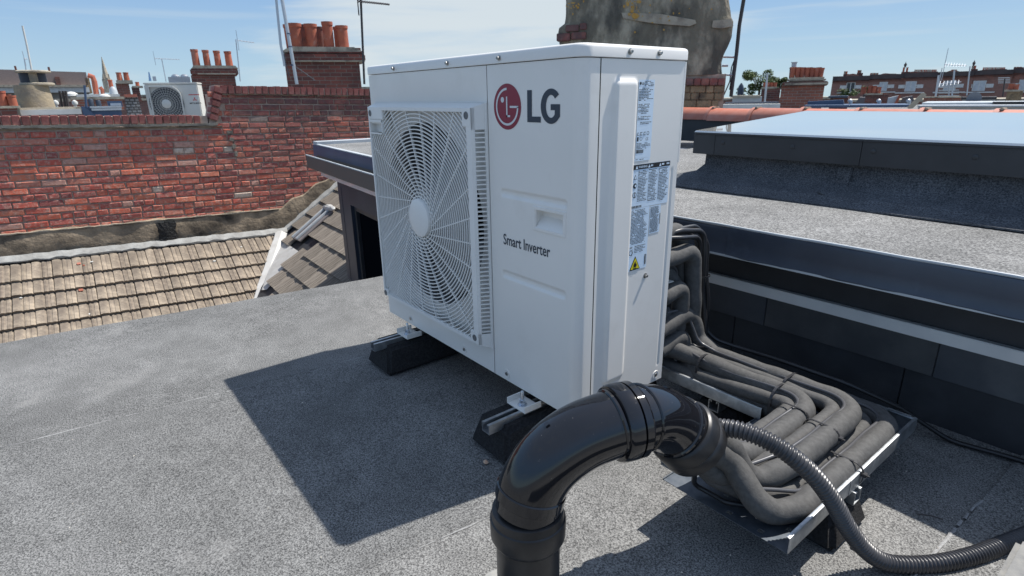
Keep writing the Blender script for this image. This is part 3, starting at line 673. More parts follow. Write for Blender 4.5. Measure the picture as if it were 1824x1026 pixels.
# ---- badge and lettering on the front (flat print, 0.4 mm proud)
def fr(x, z, e=.0005): return (x, -e, z)
def disc(cx, cz, r0, n=64): return [(cx + r0 * math.cos(2 * PI * i / n), cz + r0 * math.sin(2 * PI * i / n)) for i in range(n)], [tuple(range(n))]
def arcband(cx, cz, ra, rb, a0, a1, n=48):
    v = []; 
    for i in range(n + 1):
        a = a0 + (a1 - a0) * i / n; v += [(cx + ra * math.cos(a), cz + ra * math.sin(a)), (cx + rb * math.cos(a), cz + rb * math.sin(a))]
    return v, [(2 * i, 2 * i + 1, 2 * i + 3, 2 * i + 2) for i in range(n)]
def join(*vf):
    V = []; F = []
    for v, f in vf: k_ = len(V); V += v; F += [tuple(i + k_ for i in t) for t in f]
    return V, F
def rect(x0, x1, z0, z1): return [(x0, z0), (x1, z0), (x1, z1), (x0, z1)], [(0, 1, 2, 3)]
BC = (.7115, .7145); BR = .0505
flat('badge', *disc(*BC, BR), REDL, ac, lambda x, z: fr(x, z, .0006))
b2 = join(arcband(*BC, .0365, .0415, PI / 2, 2 * PI), rect(BC[0] + .0105, BC[0] + .0415, BC[1] - .0022, BC[1] + .0022), disc(BC[0] - .0165, BC[1] + .0155, .0062, 24), rect(BC[0] - .0028, BC[0] + .0018, BC[1] - .0225, BC[1] + .0225), rect(BC[0] - .0028, BC[0] + .0115, BC[1] - .0225, BC[1] - .0182))
flat('badge_mark', *b2, LOGOW, ac, lambda x, z: fr(x, z, .0012))
lx, z0_, z1_ = .7835, .6825, .7495; zc = (z0_ + z1_) / 2
def Gshape():
    cx = .861; rx, rz = .0325, .0355; pts = []; n = 40; V = []; F = []
    a0, a1 = math.radians(42), math.radians(318)
    for i in range(n + 1):
        a = a0 + (a1 - a0) * i / n; ex = 1.0
        co, si = math.cos(a), math.sin(a)
        V += [(cx + rx * co, zc + rz * si), (cx + (rx - .0165) * co, zc + (rz - .0125) * si)]
    F = [(2 * i, 2 * i + 1, 2 * i + 3, 2 * i + 2) for i in range(n)]
    e = V[-2]; e2 = V[-1]
    xr = cx + rx * math.cos(a1) + .0035
    g = join((V, F), ([(e2[0], e2[1]), (e[0], e[1]), (xr, e[1] + .003), (xr, zc + .0045), (xr - .016, zc + .0045), (xr - .016, e2[1] + .001)], [(0, 1, 2, 3, 4, 5)]), rect(cx - .001, xr - .0155, zc - .0075, zc + .0045))
    return g
flat('lettering', *join(rect(lx, lx + .0155, z0_, z1_), rect(lx + .0155, lx + .045, z0_, z0_ + .0122), Gshape()), INK, ac, lambda x, z: fr(x, z, .0008))
tv, tf = text_mesh('Smart Inverter', .034, .84, .0004)
mxx = max(p[0] for p in tv); s_ = (.861 - .687) / mxx
flat('lettering', tv, tf, INK, ac, lambda x, y: fr(.687 + x * s_, .3865 + y * 1.12, .0008))

# ---- stickers on the side (x = W)
def sd(y, z, e): return (W_ + e, y, z)
def sticker(y0, y1, z0, z1, e=.0006): return flat('sticker', *rect(y0, y1, z0, z1), LABELM, ac, lambda y, z: sd(y, z, e))
def lines(y0, y1, z0, z1, pitch, parent, h=.42, seed=0, ragged=.35, gap=.12):
    rr = random.Random(seed); V = []; F = []; z = z1 - pitch
    while z > z0:
        y = y0; end = y1 - (y1 - y0) * rr.random() * ragged
        while y < end - .001:
            wd = rr.uniform(.0025, .009); e_ = min(y + wd, end)
            if rr.random() > gap: v, f = rect(y, e_, z, z + pitch * h); k_ = len(V); V += v; F += [tuple(i + k_ for i in t) for t in f]
            y = e_ + .0011
        z -= pitch
    return flat('print', V, F, BLK, parent, lambda a, b: sd(a, b, .0011))
def barcode(y0, y1, z0, z1, parent, seed=1):
    rr = random.Random(seed); V = []; F = []; y = y0
    while y < y1: wd = rr.choice((.0006, .0011, .0017)); v, f = rect(y, min(y + wd, y1), z0, z1); k_ = len(V); V += v; F += [tuple(i + k_ for i in t) for t in f]; y += wd + rr.choice((.0006, .0011))
    return flat('barcode', V, F, BLK, parent, lambda a, b: sd(a, b, .0011))
def wtext(s_txt, size, y, z, parent, m=BLK, xs_=.9, e=.0012, off=0):
    v, f = text_mesh(s_txt, size, xs_, off); return flat('print', v, f, m, parent, lambda a, b: sd(y + a, z + b, e))
def tri(cy, cz, s_): return [(cy - s_, cz - s_ * .8), (cy + s_, cz - s_ * .8), (cy, cz + s_ * .95)], [(0, 1, 2)]
def ringo(cy, cz, ra, rb): return arcband(cy, cz, ra, rb, 0, 2 * PI, 20)
A = sticker(.1715, .2245, .602, .767)
flat('print', *join(disc(.1765, .7595, .0032, 16)), BLK, A, lambda a, b: sd(a, b, .0011)); wtext('LG', .007, .181, .757, A, off=.0002)
lines(.191, .223, .752, .766, .0030, A, seed=1); lines(.173, .222, .722, .752, .0031, A, seed=2); lines(.173, .216, .697, .719, .0031, A, seed=3, ragged=.4); lines(.173, .220, .682, .693, .003, A, seed=4); lines(.182, .222, .674, .681, .003, A, seed=14)
flat('symbol', *join(tri(.1765, .6545, .0042), rect(.184, .1915, .651, .658), rect(.196, .2035, .651, .658), ringo(.2105, .655, .0032, .0042), ringo(.1875, .6435, .0033, .0041), rect(.174, .179, .6385, .6475)), BLK, A, lambda a, b: sd(a, b, .0011))
flat('symbol_inside', *join(tri(.1765, .6542, .0026), rect(.1848, .1873, .652, .657), rect(.1882, .1907, .652, .657), rect(.1968, .1995, .652, .657), rect(.2003, .2029, .652, .657)), LABELM, A, lambda a, b: sd(a, b, .0016))
wtext('CE', .0085, .2035, .6395, A)
lines(.173, .221, .6215, .636, .0028, A, seed=5); barcode(.1725, .198, .6125, .620, A, 3); wtext('', .004, 0, 0, A) if False else None
B = sticker(.1685, .2265, .5975 - .0, .6015) if False else None
A2 = sticker(.170, .2265, .5975, .6015) if False else sticker(.1695, .2235, .5765 + .019, .6015)
lines(.172, .212, .5965, .6012, .003, A2, seed=6)
Bk = sticker(.166, .300, .4885, .588)
flat('sticker_header', *rect(.1665, .2995, .5765, .5875), BLK, Bk, lambda a, b: sd(a, b, .0011))
wtext('WARNING', .0072, .184, .5795, Bk, LABELM, .9, .0016, .0001); flat('symbol', *join(tri(.1785, .5815, .0042), tri(.222, .5815, .0042), tri(.262, .5815, .0042)), LABELM, Bk, lambda a, b: sd(a, b, .0016))
lines(.2275, .254, .5795, .5855, .0052, Bk, .75, 7, .1).data.materials[0] = LABELM
lines(.2675, .2975, .5795, .5855, .0052, Bk, .75, 8, .1).data.materials[0] = LABELM
for o in Bk.children:
    if o.name.startswith('print') and o.data.materials[0] == LABELM:
        for v in o.data.vertices: v.co.x = W_ + .0016
lines(.1855, .2195, .501, .5755, .0034, Bk, seed=9, ragged=.3, gap=.08); lines(.2225, .2565, .499, .5755, .0034, Bk, seed=10, ragged=.3, gap=.08); lines(.2595, .2965, .497, .5755, .0034, Bk, seed=11, ragged=.3, gap=.08)
flat('symbol', *join(tri(.1755, .560, .006), ringo(.1755, .5405, .0005, .0062), ringo(.1755, .5195, .0055, .0068), rect(.1745, .1765, .5135, .5255)), BLK, Bk, lambda a, b: sd(a, b, .0011))
flat('symbol_inside', *join(tri(.1755, .5598, .0042), disc(.177, .5405, .003, 12)), LABELM, Bk, lambda a, b: sd(a, b, .0016))
barcode(.1665, .203, .4895, .4945, Bk, 5)
C3 = sticker(.1665, .2335, .3385, .4875)
lines(.1685, .2285, .402, .486, .00315, C3, seed=12, ragged=.28, gap=.07); lines(.186, .231, .3815, .400, .0036, C3, seed=13, ragged=.5); wtext('HOT', .005, .1685, .3945, C3, off=.0002)
flat('symbol', *join(ringo(.1735, .3835, .005, .0066), rect(.1775, .1785, .375, .393)), BLK, C3, lambda a, b: sd(a, b, .0011))
barcode(.225, .2315, .3465, .372, C3, 6)
flat('warning_triangle', *join(tri(.1905, .355, .0195)), BLK, C3, lambda a, b: sd(a, b, .0011)); flat('triangle_face', *tri(.1905, .3545, .0158), YEL, C3, lambda a, b: sd(a, b, .0016))
flat('flame_symbol', [(.1865, .3465), (.1945, .3465), (.1965, .351), (.1945, .356), (.1925, .3535), (.1915, .3615), (.1875, .357), (.1845, .351)], [tuple(range(8))], BLK, C3, lambda a, b: sd(a, b, .0021)); flat('flame_symbol', *rect(.1845, .1965, .3425, .3442), BLK, C3, lambda a, b: sd(a, b, .0021))
D4 = sticker(.2365, .276, .4195, .4865)
lines(.238, .2705, .4215, .4855, .0026, D4, seed=15, ragged=.15, gap=.05, h=.5); barcode(.2725, .2755, .439, .466, D4, 9)

# ---- mounting: feet, bolts, rails, rubber blocks
def bracket(x, y0, s_):
    mb = MB(); y1 = y0 + s_ * .055; a, b = min(y0, y1), max(y0, y1)
    mb.box(x - .034, x + .034, a, b, -.0185, -.0160); mb.box(x - .036, x - .0335, a, b, -.0185, -.0015); mb.box(x + .0335, x + .036, a, b, -.0185, -.0015)
    return mb.build('mounting_foot', WHITE, ac)
for x in (.185, .790):
    for y0, s_ in ((.004, -1), (.326, 1)):
        bracket(x, y0, s_); yc = y0 + s_ * .033
        mb = MB(); mb.lathe([(0, -.03), (.0042, -.03), (.0042, .022), (.0035, .0235), (0, .0235)], 14, Matrix.Translation((x, yc, 0)), cap=False); mb.build('bolt', BOLT, ac, smooth=True)
        mb = MB(); mb.lathe([(.0125, -.0159), (.0125, -.014), (.004, -.014)], 20, Matrix.Translation((x, yc, 0)), cap=False); mb.lathe([(.0088, -.0139), (.0088, -.0075), (.004, -.007)], 6, Matrix.Translation((x, yc, 0)), cap=False); mb.lathe([(.0085, -.0068), (.0085, -.0005), (.004, 0)], 6, Matrix.Translation((x, yc, 0)) @ Matrix.Rotation(.4, 4, 'Z'), cap=False); mb.build('nut', BOLT, ac)
def channel(o0, d, length, w_=.03, h=.026, label=None):
    """lipped steel channel starting at o0 (top centre), running along unit vector d"""
    d = Vector(d); s_ = Vector((0, 0, 1)).cross(d); a = w_ / 2; t = .0022
    prof = [(-a, 0), (-a, -h), (a, -h), (a, 0), (a - .0085, 0), (a - .0085, -.006), (a - .0085 + t, -.006), (a - .0085 + t, -t), (a - t, -t), (a - t, -h + t), (-a + t, -h + t), (-a + t, -t), (-a + .0085 - t, -t), (-a + .0085 - t, -.006), (-a + .0085, -.006), (-a + .0085, 0)]
    o0 = Vector(o0); vs = [o0 + s_ * p[0] + Vector((0, 0, p[1])) for p in prof] + [o0 + d * length + s_ * p[0] + Vector((0, 0, p[1])) for p in prof]; n = 16
    mb = MB(); fs = [(i, (i + 1) % n, n + (i + 1) % n, n + i) for i in range(n)]
    for q_ in ((0, 1, 10, 11), (1, 2, 9, 10), (2, 3, 8, 9), (3, 4, 7, 8), (4, 5, 6, 7), (0, 11, 12, 15), (12, 13, 14, 15)): fs.append(q_); fs.append(tuple(n + i for i in q_[::-1]))
    mb.add(vs, fs); return mb
def block(c, ln, along='y', base=.083, top=.056, h=.092, name='rubber_block', label=None, slope=.022):
    bm = bmesh.new(); hl = ln / 2; P = []
    for z, wv, l in ((GZ + .004, base, hl), (GZ + h, top, hl - slope)):
        for sx, sy in ((-1, -1), (1, -1), (1, 1), (-1, 1)):
            p = (sx * wv, sy * l) if along == 'y' else (sx * l, sy * wv); P.append(bm.verts.new((c[0] + p[0], c[1] + p[1], z)))
    for f in ((0, 3, 2, 1), (4, 5, 6, 7), (0, 1, 5, 4), (1, 2, 6, 5), (2, 3, 7, 6), (3, 0, 4, 7)): bm.faces.new([P[i] for i in f])
    bmesh.ops.bevel(bm, geom=[e for e in bm.edges], offset=.011, segments=3, affect='EDGES')
    mb = MB(); bm.verts.index_update(); mb.add([v.co for v in bm.verts], [[v.index for v in f.verts] for f in bm.faces]); bm.free()
    o = mb.build('rubber_block', RUBBER, None, smooth=True, ang=60)
    return tag(o, label, 'support foot', 'rubber support feet')
block((.160, .16), .60, label='black rubber support foot under the fan end of the large white unit')
block((.782, .16), .60, label='black rubber support foot under the badge end of the large white unit')
for x, l in ((.170, 'steel channel on the rubber foot under the fan end of the unit'), (.797, 'steel channel on the rubber foot under the badge end of the unit')):
    tag(channel((x, -.152, -.0188), (0, 1, 0), .62).build('steel_channel', GALV), l, 'rail', 'steel rails')
block((1.085, .55), .32, h=.085, label='black rubber support foot under the cable tray beside the unit')
tag(channel((1.088, .372, -.0225), (0, 1, 0), .24, h=.03).build('steel_channel', GALV), 'steel channel under the tray, its end showing behind the black elbow pipe', 'rail', 'steel rails')
block((1.275, .262), .42, 'x', h=.082, label='black rubber support foot under the open end of the cable tray')
tag(channel((1.474, .282, -.0225), (-1, 0, 0), .36, h=.03).build('steel_channel', GALV), 'steel channel under the open end of the cable tray', 'rail', 'steel rails')

# ================================================================== cable tray (L shaped)
tray = empty('cable_tray', (1.33, .3, -.022), 'L-shaped perforated galvanised tray carrying the lagged pipes round the corner', 'cable tray')
TX0, TX1, TY0, TY1, TZ = 1.205, 1.468, .006, .605, -.0205
def perforated(name, x0, x1, y0, y1, cell=.0125):
    nx = round((x1 - x0) / cell); ny = round((y1 - y0) / cell); vs = [(x0 + (x1 - x0) * i / nx, y0 + (y1 - y0) * j / ny, TZ) for j in range(ny + 1) for i in range(nx + 1)]; fs = []
    for j in range(ny):
        for i in range(nx):
            row = j % 4; hole = (row == 1 and (i + (j // 4) % 2 * 3) % 6 == 1)
            if hole and nx * (.3 if y0 < .1 else 0) < i < nx - 1: continue
            k = j * (nx + 1) + i; fs.append((k, k + 1, k + nx + 2, k + nx + 1))
    o = MB().add(vs, fs).build(name, GALVD, tray); md = o.modifiers.new('t', 'SOLIDIFY'); md.thickness = .0014; return o
perforated('tray_floor', TX0, TX1, TY0, .37, .0105); perforated('tray_floor', .86, TX1, .37, TY1, .0125)
def flange(p, q_, inward, name='tray_flange', h=.034):
    p, q_, n_ = Vector(p), Vector(q_), Vector(inward); prof = [(0, TZ), (0, TZ + h - .004), (.0012, TZ + h - .001), (.004, TZ + h), (.0075, TZ + h - .0006), (.0085, TZ + h - .004), (.0075, TZ + h - .004), (.004, TZ + h - .0016), (.0016, TZ + h - .004), (.0016, TZ)]
    vs = [p + n_ * a + Vector((0, 0, b - p.z)) for a, b in prof] + [q_ + n_ * a + Vector((0, 0, b - q_.z)) for a, b in prof]; n = len(prof)
    fs = [(i, (i + 1) % n, n + (i + 1) % n, n + i) for i in range(n)] + [tuple(range(n)), tuple(range(n, 2 * n))]
    return MB().add(vs, fs).build(name, GALV, tray, smooth=True, ang=40)
flange((TX1, TY0, 0), (TX1, .245, 0), (-1, 0, 0)); flange((TX1 + .0006, .2462, 0), (TX1 + .0006, TY1, 0), (-1, 0, 0)); flange((.86, .37, 0), (TX0 + .01, .37, 0), (0, 1, 0)); flange((.86, TY1, 0), (TX1 - .002, TY1, 0), (0, -1, 0))
MB().box(TX0 - .0005, TX0 + .0015, TY0, .368, TZ - .001, TZ + .004).build('tray_lip', GALVD, tray)
MB().box(TX1 - .06, TX1 - .012, TY1 - .0095, TY1 - .0025, .0136, .0150).build('joining_plate', GALV, tray)

# ================================================================== lagged pipes
def smoothpath(P, rad): return resample(fillet(P, rad, 10), .008)
def pipe(P, rad, r, label, name='lagged_pipe', grp='foam lagged pipes', m=FOAM, cat='pipe', n=18, seed=0, wob=.0007, parent=None):
    pts = smoothpath(P, rad); rr = random.Random(seed); ph = [rr.uniform(0, 6) for _ in range(6)]
    L_ = len(pts); q_ = []; rad_ = []
    for i, p in enumerate(pts):
        s_ = i * .008; w_ = Vector((math.sin(s_ * 31 + ph[0]), math.sin(s_ * 27 + ph[1]), math.sin(s_ * 23 + ph[2]))) * wob * 1.6 * min(1, i / 5)
        q_.append(p + w_); rad_.append((r + (max(.0243 - r, 0) * (1 - sm(s_, .12, .26)) if P[0][1] == .34 and r > .012 else 0)) * (1 + .035 * math.sin(s_ * 47 + ph[3]) + .025 * math.sin(s_ * 90 + ph[4])))
    o = MB().tube(q_, rad_, n).build(name, m, parent, smooth=True, ang=60)
    if label: tag(o, label, cat, grp)
    return o
rl, rs = .0236, .0172
M0 = (1.262, -.005, .115)       # inside the elbow mouth
# lane 3 (outermost), lane 2, lane 1 (inner); each a small pipe inside and a large one outside the bend
pipe([(.920, .34, .328), (.920, .472, .333), (.926, .500, .06), (.99, .574, .003), (1.437, .574, .003), (1.437, .11, .004), (1.405, .030, .01), (1.335, .036, .075), (1.303, -.008, .122), (1.283, -.05, .165)], [.045, .06, .06, .075, .05, .05, .04, .03], rl, 'thick foam lagged pipe in the outermost lane against the outer tray flange', seed=1)
pipe([(.885, .34, .385), (.885, .455, .385), (.90, .50, .05), (.97, .537, -.002), (1.398, .537, -.002), (1.398, .12, -.001), (1.36, .06, .01), (1.325, .045, .075), (1.295, .0, .115), (1.273, -.05, .158)], [.04, .06, .05, .05, .04, .04, .04, .03], rs, 'thin foam lagged pipe in the outermost lane of the tray', seed=2)
pipe([(.922, .34, .128), (.922, .485, .160), (.936, .505, .06), (1.0, .498, .042), (1.384, .498, .042), (1.384, .17, .040), (1.352, .075, .02), (1.32, .05, .095), (1.298, .0, .142), (1.272, -.055, .185)], [.05, .04, .03, .072, .05, .05, .04, .03], rl, 'thick foam lagged pipe in the middle lane of the tray', seed=3)
pipe([(.922, .34, .225), (.920, .440, .240), (.912, .445, .06), (.99, .462, .040), (1.350, .462, .040), (1.350, .18, .038), (1.32, .09, .02), (1.30, .045, .085), (1.277, -.003, .127), (1.258, -.05, .17)], [.035, .04, .04, .042, .04, .04, .03, .03], rs, 'thin foam lagged pipe in the middle lane of the tray', seed=4)
pipe([(.90, .37, .075), (.93, .402, .062), (.99, .424, .046), (1.311, .424, .044), (1.311, .15, .036), (1.292, .06, .06), (1.27, .01, .105), (1.255, -.04, .155)], [.03, .03, .062, .04, .04, .04, .03], rl, 'thick foam lagged pipe in the inner lane, nearest the elbow pipe', seed=5)
pipe([(.922, .34, .070), (.922, .455, .095), (.930, .45, .02), (1.02, .397, .016), (1.279, .388, .04), (1.279, .16, .036), (1.27, .07, .07), (1.258, .02, .11), (1.245, -.03, .15)], [.035, .04, .04, .032, .03, .03, .03], rs, 'thin foam lagged pipe in the inner lane of the tray', seed=6)
pipe([(.87, .402, .0035), (1.25, .402, .0035), (1.262, .38, .003), (1.262, .24, .003), (1.235, .20, .003)], [.02, .02, .03], rl * .98, 'foam lagged pipe in shade underneath the inner lane along the near flange', seed=7)
pipe([(.90, .36, .17), (.90, .395, .16), (.905, .41, .09), (.90, .42, .02)], [.02, .05, .04], rl * .95, 'short foam lagged drop close behind the back corner of the unit', seed=8)
pipe([(.88, .34, .285), (.885, .40, .28), (.895, .47, .20), (.91, .50, .10), (.93, .53, .03)], [.04, .06, .06, .05], rl * .9, 'foam lagged pipe dropping steeply deep in the stack behind the unit', seed=9)
pipe([(1.265, -.02, .10), (1.30, .03, .03), (1.37, .075, .001), (1.375, .3, .001)], [.04, .05, .04], rs, 'thin foam lagged pipe lying low on the perforated tray end', seed=10)
pipe([(1.28, -.035, .12), (1.31, .02, .05), (1.33, .10, .003), (1.335, .3, .003)], [.04, .05, .04], rl * .9, 'thick foam lagged pipe curling low between the mouth of the elbow and the tray', seed=11)
# thin cables lying in the grooves
def cable(P, rad, r, label, m=CABLE, name='cable', n=8, grp='thin cables'): return pipe(P, rad, r, label, name, grp, m, 'cable', n, seed=len(label), wob=.0012)
cable([(.885, .34, .37), (.885, .53, .37), (.91, .555, .07), (1.02, .5565, .018), (1.418, .5565, .018), (1.418, .13, .018), (1.375, .05, .035), (1.33, .03, .085), (1.292, -.04, .15)], [.05, .06, .05, .055, .05, .04, .04], .0042, 'thin cable in the groove between the two outermost lagged pipes', CABLEG)
cable([(.91, .34, .17), (.93, .45, .17), (.96, .47, .075), (1.02, .4815, .057), (1.367, .4815, .058), (1.367, .18, .056), (1.335, .08, .055), (1.305, .01, .125), (1.275, -.05, .17)], [.04, .04, .04, .056, .04, .04, .04], .0042, 'thin cable in the groove between the two middle lagged pipes', CABLEG)
cable([(.90, .42, .10), (.96, .41, .066), (1.05, .408, .055), (1.295, .406, .060), (1.2945, .15, .053), (1.283, .08, .07), (1.268, .01, .12), (1.255, -.04, .16)], [.03, .03, .046, .04, .04, .04], .0042, 'thin cable in the groove between the two inner lagged pipes', CABLEG)
cable([(.90, .34, .40), (.905, .50, .392), (.915, .548, .33), (.925, .572, .05), (1.0, .615, .03), (1.30, .64, .022), (1.40, .73, -.04), (1.50, .80, -.112), (1.75, .84, -.113), (2.1, .86, -.113)], [.04, .05, .06, .06, .1, .08, .06, .06], .0062, 'long black cable leaving the tray and trailing along the foot of the wall')
cable([(.89, .34, .385), (.905, .43, .392), (.915, .525, .375), (.915, .545, .2), (.93, .56, .04)], [.03, .04, .08, .05], .0085, 'thick black cable looping over the top of the pipe stack')
cable([(.91, .34, .385), (.93, .40, .378), (.925, .50, .365), (.905, .53, .15), (.92, .54, .03)], [.03, .04, .07, .05], .0065, 'second black cable tucked under the top loop of the pipe stack')
cable([(.92, .345, .135), (.92, .40, .14), (.93, .45, .115), (.945, .47, .05), (1.0, .48, .066)], [.03, .03, .04, .03], .0042, 'thin black cable hanging across the lower pipes of the stack')
cable([(1.285, -.045, .13), (1.29, -.01, .075), (1.27, .015, .0), (1.29, .03, -.012), (1.33, .03, -.012), (1.37, .06, -.01)], [.03, .03, .03, .02], .005, 'black cable curling over the perforated floor at the open end of the tray')
# refrigerant valve tag glimpsed between the pipes
vt = MB().box(.905, .928, .36, .385, .262, .264); tag(vt.build('valve_tag', PALER), 'small pale tag between the lagged pipes behind the unit', 'tag')
vh = MB().tube(catmull([(.905, .36, .295), (.905, .40, .297), (.905, .425, .28), (.905, .425, .25), (.905, .41, .22)], 6), .0035, 8); tag(vh.build('grey_loop', CABLEG, smooth=True), 'pale grey wire loop between the lagged pipes behind the unit', 'wire')

# cable ties: flat bands round each pair, with a buckle
def tie(c, ax, lo, hi, label, w_=.0048, buckle=1):
    """c: position along lane; pair lies between lo=(a,z) and hi=(a,z) corners; ax 'y' => band in x-z plane"""
    pts = []; (a0, z0), (a1, z1) = lo, hi; rr_ = min((a1 - a0), (z1 - z0)) * .42
    for (ca, cz, t0) in ((a1 - rr_, z0 + rr_, -PI / 2), (a1 - rr_, z1 - rr_, 0), (a0 + rr_, z1 - rr_, PI / 2), (a0 + rr_, z0 + rr_, PI)):
        for k in range(6):
            t = t0 + PI / 2 * k / 5; a, z = ca + rr_ * math.cos(t), cz + rr_ * math.sin(t); pts.append((a, c, z) if ax == 'y' else (c, a, z))
    cen = Vector(pts[0]) * 0
    for p in pts: cen += Vector(p)
    cen /= len(pts)
    o = empty('cable_tie', tuple(cen), label, 'cable tie', 'cable ties round the pipes')
    MB().strip(pts, w_, .0013, lambda i: Vector(pts[i]) - cen, closed=True).build('tie_band', TIE, o)
    if buckle:
        p = Vector(((a1 + .001), c, z1 - rr_ * .9)) if ax == 'y' else Vector((c, a0 - .001, z1 - rr_ * .9))
        mb = MB(); mb.box(p.x - .0045, p.x + .0055, p.y - .006, p.y + .006, p.z - .0035, p.z + .0035, c=.001); mb.box(p.x + .0045, p.x + .010, p.y - .0022, p.y + .0022, p.z - .001, p.z + .001); mb.build('tie_head', TIE, o)
tie(.345, 'y', (1.262, .020), (1.3345, .0665), 'black cable tie round the inner pair just after its bend')
tie(.325, 'y', (1.333, .018), (1.4075, .064), 'black cable tie round the middle pair just after its bend')
tie(.295, 'y', (1.381, -.024), (1.4725, .0275), 'black cable tie over the outermost pair and the tray flange, the farther of two there')
tie(.165, 'y', (1.381, -.024), (1.4725, .0275), 'black cable tie over the outermost pair and the tray flange, the nearer of two there')
tie(.175, 'y', (1.333, .014), (1.4075, .0625), 'black cable tie round the middle pair beneath the ribbed hose')
tie(1.232, 'x', (.369, -.02), (.4485, .0695), 'black cable tie round the inner pipes before the bend', .006, 0)
tie(1.222, 'x', (.444, .016), (.522, .067), 'black cable tie round the middle pair before the bend', .006, 0)
tie(1.02, 'x', (.385, -.016), (.449, .070), 'black cable tie round the inner pipe near the back corner of the unit', .006, 0)
tie(1.035, 'x', (.517, -.0195), (.600, .029), 'black cable tie across the outer pipes near the foot of the pipe stack', .006, 0)
tg = MB().strip([(.918 + .016 * math.cos(a * PI / 8), .538 + .022 * math.sin(a * PI / 8), .245) for a in range(16)], .004, .0015, (1, 0, 0), closed=True); tag(tg.build('cable_tie', TIE), 'cable tie round the dropping black cables above the tray', 'cable tie', 'cable ties round the pipes')

# ================================================================== gooseneck elbow
el = empty('gooseneck_pipe', (1.19, -.343, GZ), 'glossy black gooseneck pipe in the foreground with the lagged pipes entering its mouth', 'pipe')
VX, VY = 1.188, -.345
S1 = [(VX, VY, GZ), (VX, VY, .085)]
e1 = catmull([(VX, VY, .085), (VX + .003, VY + .010, .130), (VX + .014, VY + .037, .172), (VX + .033, VY + .084, .203), (VX + .055, VY + .138, .2165), (VX + .064, VY + .165, .217)], 12)
e2 = catmull([(VX + .064, VY + .165, .217), (VX + .070, VY + .200, .2125), (VX + .075, VY + .234, .2000), (VX + .081, VY + .264, .180), (VX + .089, VY + .290, .156), (VX + .097, VY + .310, .133)], 12)
rp_ = .0555
MB().tube(S1, rp_ - .001, 48).build('pipe_stub', GLOSS2, el, smooth=True)
MB().tube(e1, [rp_ + .0005] * len(e1), 48, up=(0, 1, 0)).build('lower_bend', GLOSS, el, smooth=True)
def along(P, i, d): return P[i] + (P[min(i + 1, len(P) - 1)] - P[max(i - 1, 0)]).normalized() * d
# upper bend stays hollow at its mouth
def hollow(P, ro, ri, m, name):
    P = [Vector(p) for p in P]; o = MB(); o.tube(P, ro, 48, cap=False, up=(0, 1, 0)); o.tube(P, ri, 48, cap=False, up=(0, 1, 0))
    k = (len(P) - 1) * 48; h = len(P) * 48
    for e_ in (0, k): o.f += [(e_ + i, e_ + (i + 1) % 48, h + e_ + (i + 1) % 48, h + e_ + i) for i in range(48)]
    return o.build(name, m, el, smooth=True, ang=50)
hollow(e2, rp_ + .0005, rp_ - .004, GLOSS, 'upper_bend')
def collar(P, i, offs, rads, m, name, hol=False):
    T = (P[min(i + 1, len(P) - 1)] - P[max(i - 1, 0)]).normalized(); c = P[i]; pts = [c + T * d for d in offs]
    if hol:
        mb = MB(); mb.tube(pts, rads, 48, cap=False, up=(0, 1, 0)); mb.tube(pts, [r_ - .005 for r_ in rads], 48, cap=False, up=(0, 1, 0)); k = (len(pts) - 1) * 48; h = len(pts) * 48
        for e_ in (0, k): mb.f += [(e_ + j, e_ + (j + 1) % 48, h + e_ + (j + 1) % 48, h + e_ + j) for j in range(48)]
        return mb.build(name, m, el, smooth=True, ang=30)
    return MB().tube(pts, rads, 48, up=(0, 1, 0)).build(name, m, el, smooth=True, ang=30)
V = [Vector((VX, VY, z)) for z in (0, .03, .06, .09, .12)]
collar(V, 1, [-.005, .0, .002, .006, .034, .040, .042, .046, .056, .0575], [.0570, .0600, .0618, .0636, .0642, .0636, .0615, .0612, .0600, .0570], GLOSS2, 'socket_collar')
collar(e1, 8, [-.012, -.010, .008, .010], [.0565, .0585, .0585, .0565], GLOSS, 'pipe_rib')
collar(e1, len(e1) - 12, [-.006, -.004, .0, .002], [.0568, .0592, .0592, .0568], GLOSS, 'pipe_rib')
n1 = len(e1) - 1
collar(e1, n1, [-.030, -.028, -.024, -.006, -.004, -.003, -.001, .0, .012, .014, .0165, .018], [.0575, .0625, .0650, .0658, .0658, .0600, .0600, .0652, .0652, .0635, .0615, .0575], GLOSS, 'socket_collar')
collar(e2, 7, [.006, .008, .011, .0125], [.0565, .0590, .0590, .0565], GLOSS, 'pipe_rib')
collar(e2, 40, [-.002, .0, .004, .006], [.0565, .0592, .0592, .0565], GLOSS, 'pipe_rib')
n2 = len(e2) - 1
collar(e2, n2, [-.040, -.037, -.034, -.010, -.007, -.004, .004, .014, .0155], [.0590, .0625, .0640, .0645, .0622, .0640, .0650, .0648, .063], GLOSS2, 'mouth_collar', True)
for P_, i, s_ in ((e1, 30, 1), (e2, 22, 1)):
    T = (P_[i + 1] - P_[i - 1]).normalized(); up_ = (Vector((0, 0, 1)) - T * T.z).normalized(); c = P_[i] + up_ * (rp_ + .0015); M = Matrix((T, up_.cross(T), up_)).transposed().to_4x4(); M.translation = c
    MB().box(-.004, .004, -.0055, .0055, -.004, .0015, M, c=.001).build('moulding_nib', GLOSS, el)
